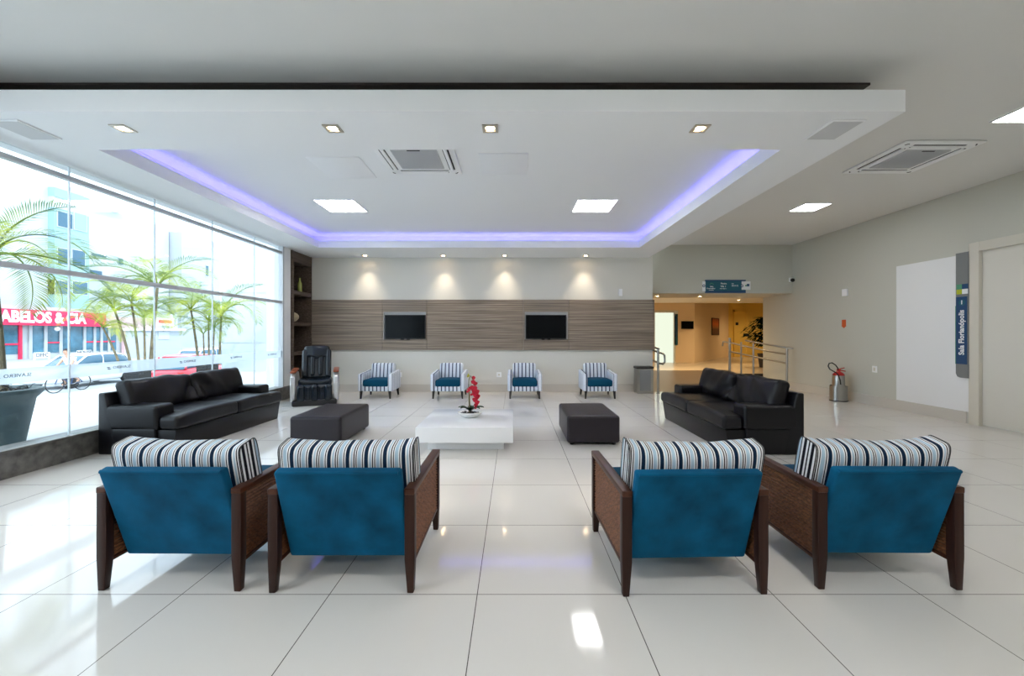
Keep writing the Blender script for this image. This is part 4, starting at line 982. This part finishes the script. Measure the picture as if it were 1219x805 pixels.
def skin_obj(name, verts, edges, mat, parent, root=0, sub=2):
    me = bpy.data.meshes.new(name); me.from_pydata([v[:3] for v in verts], edges, []); me.materials.append(mat)
    o = bpy.data.objects.new(name, me); C.objects.link(o)
    if parent: o.parent = parent
    md = o.modifiers.new('skin', 'SKIN'); md.use_smooth_shade = True
    for i, v in enumerate(verts):
        r_ = v[3]; me.skin_vertices[0].data[i].radius = (r_, v[4] if len(v) > 4 else r_); me.skin_vertices[0].data[i].use_root = (i == root)
    sb = o.modifiers.new('sub', 'SUBSURF'); sb.levels = 1; sb.render_levels = sub
    return o
V = [(-.20, 0, .93, .13, .15), (-.10, 0, 1.12, .12, .15), (.0, 0, 1.33, .13, .17), (.05, 0, 1.44, .06, .06), (.10, 0, 1.54, .075, .085), (.12, 0, 1.64, .085, .09), (.11, 0, 1.70, .06, .06)]
E = [(0, 1), (1, 2), (2, 3), (3, 4), (4, 5), (5, 6)]
def limb(start, pts):
    prev = start
    for p in pts: V.append(p); E.append((prev, len(V)-1)); prev = len(V)-1
    return prev
for s, knee, ank, toe in ((-1, (.22, -.12, .68), (.02, -.13, .33), (.15, -.13, .27)), (1, (.16, .12, .80), (-.27, .13, .45), (-.16, .13, .385))):
    e = limb(0, [(-.16, s*.10, .90, .085), (*knee, .060), ((knee[0]+ank[0])/2-.02, s*.125, (knee[2]+ank[2])/2, .05), (*ank, .036), (*toe, .032)])
    e = limb(2, [(.0, s*.19, 1.37, .058), (.12, s*.25, 1.17, .043), (.25, s*.265, 1.02, .029), (.265, s*.27, .985, .033, .018)])
    for f in range(4):
        y = s*(.245+.018*f); limb(e, [(.275-.004*abs(f-1.5), y, .965, .009), (.268, y, .945, .008), (.245, y, .945, .007)])
    limb(e, [(.255, s*.235, .975, .010), (.245, s*.225, .955, .009)])
limb(4, [(.185, 0, 1.575, .018), (.20, 0, 1.57, .012)])
person = thing('person', 'person in a pale shirt and blue shorts riding the bicycle in the street', 'person', (BX, BY, BZ), R(-90))
skin_obj('body', V, E, MT['skin'], person)
skin_obj('shirt', [(-.17, 0, .98, .15, .17), (-.10, 0, 1.12, .14, .17), (.0, 0, 1.33, .15, .19), (.03, 0, 1.41, .09, .10), (.0, -.20, 1.36, .075), (.06, -.235, 1.25, .065), (.0, .20, 1.36, .075), (.06, .235, 1.25, .065)], [(0, 1), (1, 2), (2, 3), (2, 4), (4, 5), (2, 6), (6, 7)], MT['shirt'], person)
skin_obj('shorts', [(-.20, 0, .93, .15, .17), (-.17, 0, 1.0, .14, .16), (-.14, -.10, .90, .105), (.08, -.115, .765, .085), (-.14, .10, .90, .105), (.05, .115, .845, .085)], [(0, 1), (0, 2), (2, 3), (0, 4), (4, 5)], MT['shorts'], person)
bm = BM(); bmesh.ops.create_uvsphere(bm, u_segments=16, v_segments=10, radius=.108, matrix=Matrix.Translation((.095, 0, 1.675)) @ Matrix.Diagonal((1, .95, .85, 1)))
bmesh.ops.delete(bm, geom=[v for v in bm.verts if v.co.z < 1.61 or (v.co.x > .15 and v.co.z < 1.69)], context='VERTS'); build('hair', bm, MT['hair'], person)
bm = BM()
for s in (-1, 1): bmesh.ops.create_uvsphere(bm, u_segments=8, v_segments=6, radius=.012, matrix=Matrix.Translation((.197, s*.035, 1.625)))
build('eyes', bm, MT['hair'], person)

# shops and houses across the road (facades face the lobby)
FX = -46.0
def fy(x, X=FX): return -X*F/(VX-x)                                   # where a sight line at picture x meets the facade
def fz(y, x, X=FX): return H+(VY-y)/F*fy(x, X)
sh = thing('shop_building', 'low shop building across the street with a red sign band', 'shop', (FX, 0, -1.05))
zt, zb_ = fz(367.3, 0)+1.05, fz(386.8, 0)+1.05
y_end = fy(121); y0 = 22
quick('wall', [(-8, -.4, y0, fy(215), 0, zt+.4)], MT['palew'], sh)
quick('sign_band', [(-.2, .5, y0, y_end, zb_, zt)], MT['shopred'], sh)
text('lettering', 'CABELOS & CIA', 1.45, MT['signtext'], sh, (.52, fy(102, FX+.52), (zt+zb_)/2), (PI/2, 0, PI/2), .02, .055, 'RIGHT', sx=.785)
bm = BM()
for (x0, x1) in ((-14, 27.5), (40, 58), (59, 75), (77, 103), (104.5, 142)):
    box(bm, -.42, -.36, fy(x0), fy(x1), .5, zb_)
build('shop_window', bm, MT['shopglass'], sh)
for xq in (28, 40, 58, 76, 104, 116, 124, 133):
    quick('mullion', [(-.36, -.26, fy(xq)-.13, fy(xq)+.13, 0, zb_)], MT['palew'] if xq > 28 else MT['shopred'], sh)
quick('red_rail', [(-.35, -.28, y0, fy(28), 1.35, 1.5), (-.35, -.28, fy(59), fy(76), 1.45, 1.58), (-.35, -.28, fy(104), fy(140), 1.45, 1.58)], MT['shopred'], sh)
quick('fascia_band', [(-.3, .4, y_end+.1, fy(183), zb_-.1, zb_+1.15)], MT['pinkband'], sh)
bm = BM()
for xq in (150, 176): box(bm, -.2, .1, fy(xq)-.35, fy(xq)+.35, 0, zb_)
build('column', bm, MT['pinkband'], sh)
bm = BM(); bmesh.ops.create_uvsphere(bm, u_segments=14, v_segments=10, radius=.22, matrix=Matrix.Translation((.3, fy(64.3), zb_-.32))); build('globe_lamp', bm, MT['paper'], sh)
def a_board(x0, x1, ytop, ybot, X, txt, label):
    a, b = fy(x0, X), fy(x1, X); zt_, zb2 = fz(ytop, (x0+x1)/2, X), fz(ybot, (x0+x1)/2, X)
    t = thing('street_board', label, 'sign board', (X, (a+b)/2, -1.05), 0, 'street boards'); w2 = (b-a)/2; z1, z0 = zt_+1.05, zb2+1.05
    quick('panel', [(-.06, .0, -w2, w2, z0, z1)], MT['paper'], t); quick('leg', [(-.08, 0, -w2, -w2+.12, 0, z0), (-.08, 0, w2-.12, w2, 0, z0)], MT['paper'], t)
    text('lettering', txt, (z1-z0)*.95, MT['letter'], t, (.01, 0, (z0+z1)/2), (PI/2, 0, PI/2), .005, .01, sx=min(1.2, 2*w2/((z1-z0)*2.9)))
a_board(40.5, 59.5, 419.5, 426.5, -43.5, 'OFFC', 'white street board with dark letters in front of the shop door')
a_board(92, 109, 417, 421.5, -43.5, 'HOUSE', 'white street board with dark letters right of the shop door')
# building with teal bays above
def house(name, label, X, x0, x1, ytop, mat, depth=10):
    a, b = fy(x0, X), fy(x1, X); z1 = fz(ytop, x1, X)
    t = thing(name, label, 'building', (X, a, -1.05)); quick('wall', [(-depth, 0, 0, b-a, 0, z1+1.05)], mat, t)
    return t, a, (lambda x: fy(x, X)-a), (lambda y, x: fz(y, x, X)+1.05)
t, a, gy, gz = house('apartment_building', 'white apartment building with pale teal window bays across the street', -56, -160, 100, 228, MT['palew'])
def slab(nm, x0, x1, yt, yb, d, mat): return quick(nm, [(0, d, gy(x0), gy(x1), gz(yb, x1), gz(yt, x1))], mat, t)
slab('teal_bay', 57, 99, 285, 370, .8, MT['tealwall']); slab('teal_bay', 57, 99, 236, 246, .8, MT['tealwall']); slab('bay_wall', 57, 99, 246, 258, .7, MT['palew']); slab('teal_bay', 57, 99, 258, 285, .75, MT['tealwall']); 
for (x0, x1, yt, yb) in ((60, 79, 255, 274), (80, 96, 256, 277), (60, 76, 297, 317), (77.5, 94, 299, 319), (57, 76, 335, 352), (78, 97, 336, 352)):
    f = slab('window', x0, x1, yt, yb, .84, MT['palew']); g = quick('pane', [(.84, .87, gy(x0+.9), gy(x1-.9), gz(yb-1, x1), gz(yt+1, x1))], MT['tealwall'] if (x0 in (80,)) else MT['winblue'], f)
t, a, gy, gz = house('house', 'pale building with flat grey roof behind the taller palm clump', -62, 101, 201, 272, MT['palew'])
quick('roof', [(-10, .6, -.3, gy(140), gz(272, 201), gz(272, 201)+.6)], MT['pale'], t)
for (x0, x1, yt, yb) in ((108, 126, 304, 308), (106, 121, 323, 329), (140, 146, 308, 316)):
    f = slab('window', x0, x1, yt, yb, .1, MT['pale']); quick('pane', [(.1, .14, gy(x0+.6), gy(x1-.6), gz(yb-.5, x1), gz(yt+.5, x1))], MT['winblue'], f)
t, a, gy, gz = house('house', 'pale far building with one narrow window left of the white wing wall', -60, 216, 262, 290, MT['pale'])
f = slab('window', 244, 248, 316, 330, .1, MT['palew']); quick('pane', [(.1, .14, gy(244.5), gy(247.5), gz(329, 248), gz(317, 248))], MT['winblue'], f)
t = thing('kiosk', 'small glazed street kiosk with pale sign between the palm clumps', 'kiosk', (-36, fy(201, -36), -1.05))
ky = lambda x: fy(x, -36)-fy(201, -36)
kz = lambda y: fz(y, 201, -36)+1.05
quick('wall', [(-3, 0, ky(185), ky(217), 0, kz(394))], MT['pale'], t); quick('sign_panel', [(.0, .15, ky(184), ky(206), kz(388), kz(379))], MT['paper'], t)
quick('sign_stripe', [(.15, .18, ky(187), ky(203), kz(385), kz(381.5))], MT['shopred'], t); quick('kiosk_window', [(.0, .06, ky(188), ky(201), kz(404), kz(395))], MT['palew'], t); quick('roof', [(-3.2, .3, ky(183), ky(218), kz(394), kz(391))], MT['paper'], t)

# ------------------------------------------------------------------ light
W = bpy.data.worlds.new('sky'); bpy.context.scene.world = W; W.use_nodes = True
bg = W.node_tree.nodes['Background']; bg.inputs[0].default_value = (.80, .91, 1, 1); bg.inputs[1].default_value = 1.75
sun = bpy.data.lights.new('sun', 'SUN'); sun.energy = 1.5; sun.angle = R(2); sun.color = (1, .97, .92)
so = bpy.data.objects.new('sun', sun); C.objects.link(so); so.rotation_euler = (R(38), R(28), 0)

cam = bpy.data.cameras.new('camera'); co = bpy.data.objects.new('camera', cam); C.objects.link(co)
co.location = (0, 0, H); co.rotation_euler = (PI/2, 0, 0)
cam.sensor_width = 36; cam.lens = F/1219*36; cam.shift_x = -2.5/1219; cam.shift_y = -4.5/1219; cam.clip_end = 500; cam.clip_start = .05
sc = bpy.context.scene; sc.camera = co
sc.view_settings.view_transform = 'Standard'; sc.view_settings.look = 'None'; sc.view_settings.exposure = 1.2; sc.view_settings.gamma = 1
sc.view_settings.use_curve_mapping = False
sc.cycles.use_denoising = True; sc.cycles.max_bounces = 10; sc.cycles.diffuse_bounces = 5; sc.cycles.glossy_bounces = 5; sc.cycles.transparent_max_bounces = 12
sc.cycles.sample_clamp_indirect = 8; sc.cycles.caustics_reflective = False; sc.cycles.caustics_refractive = False
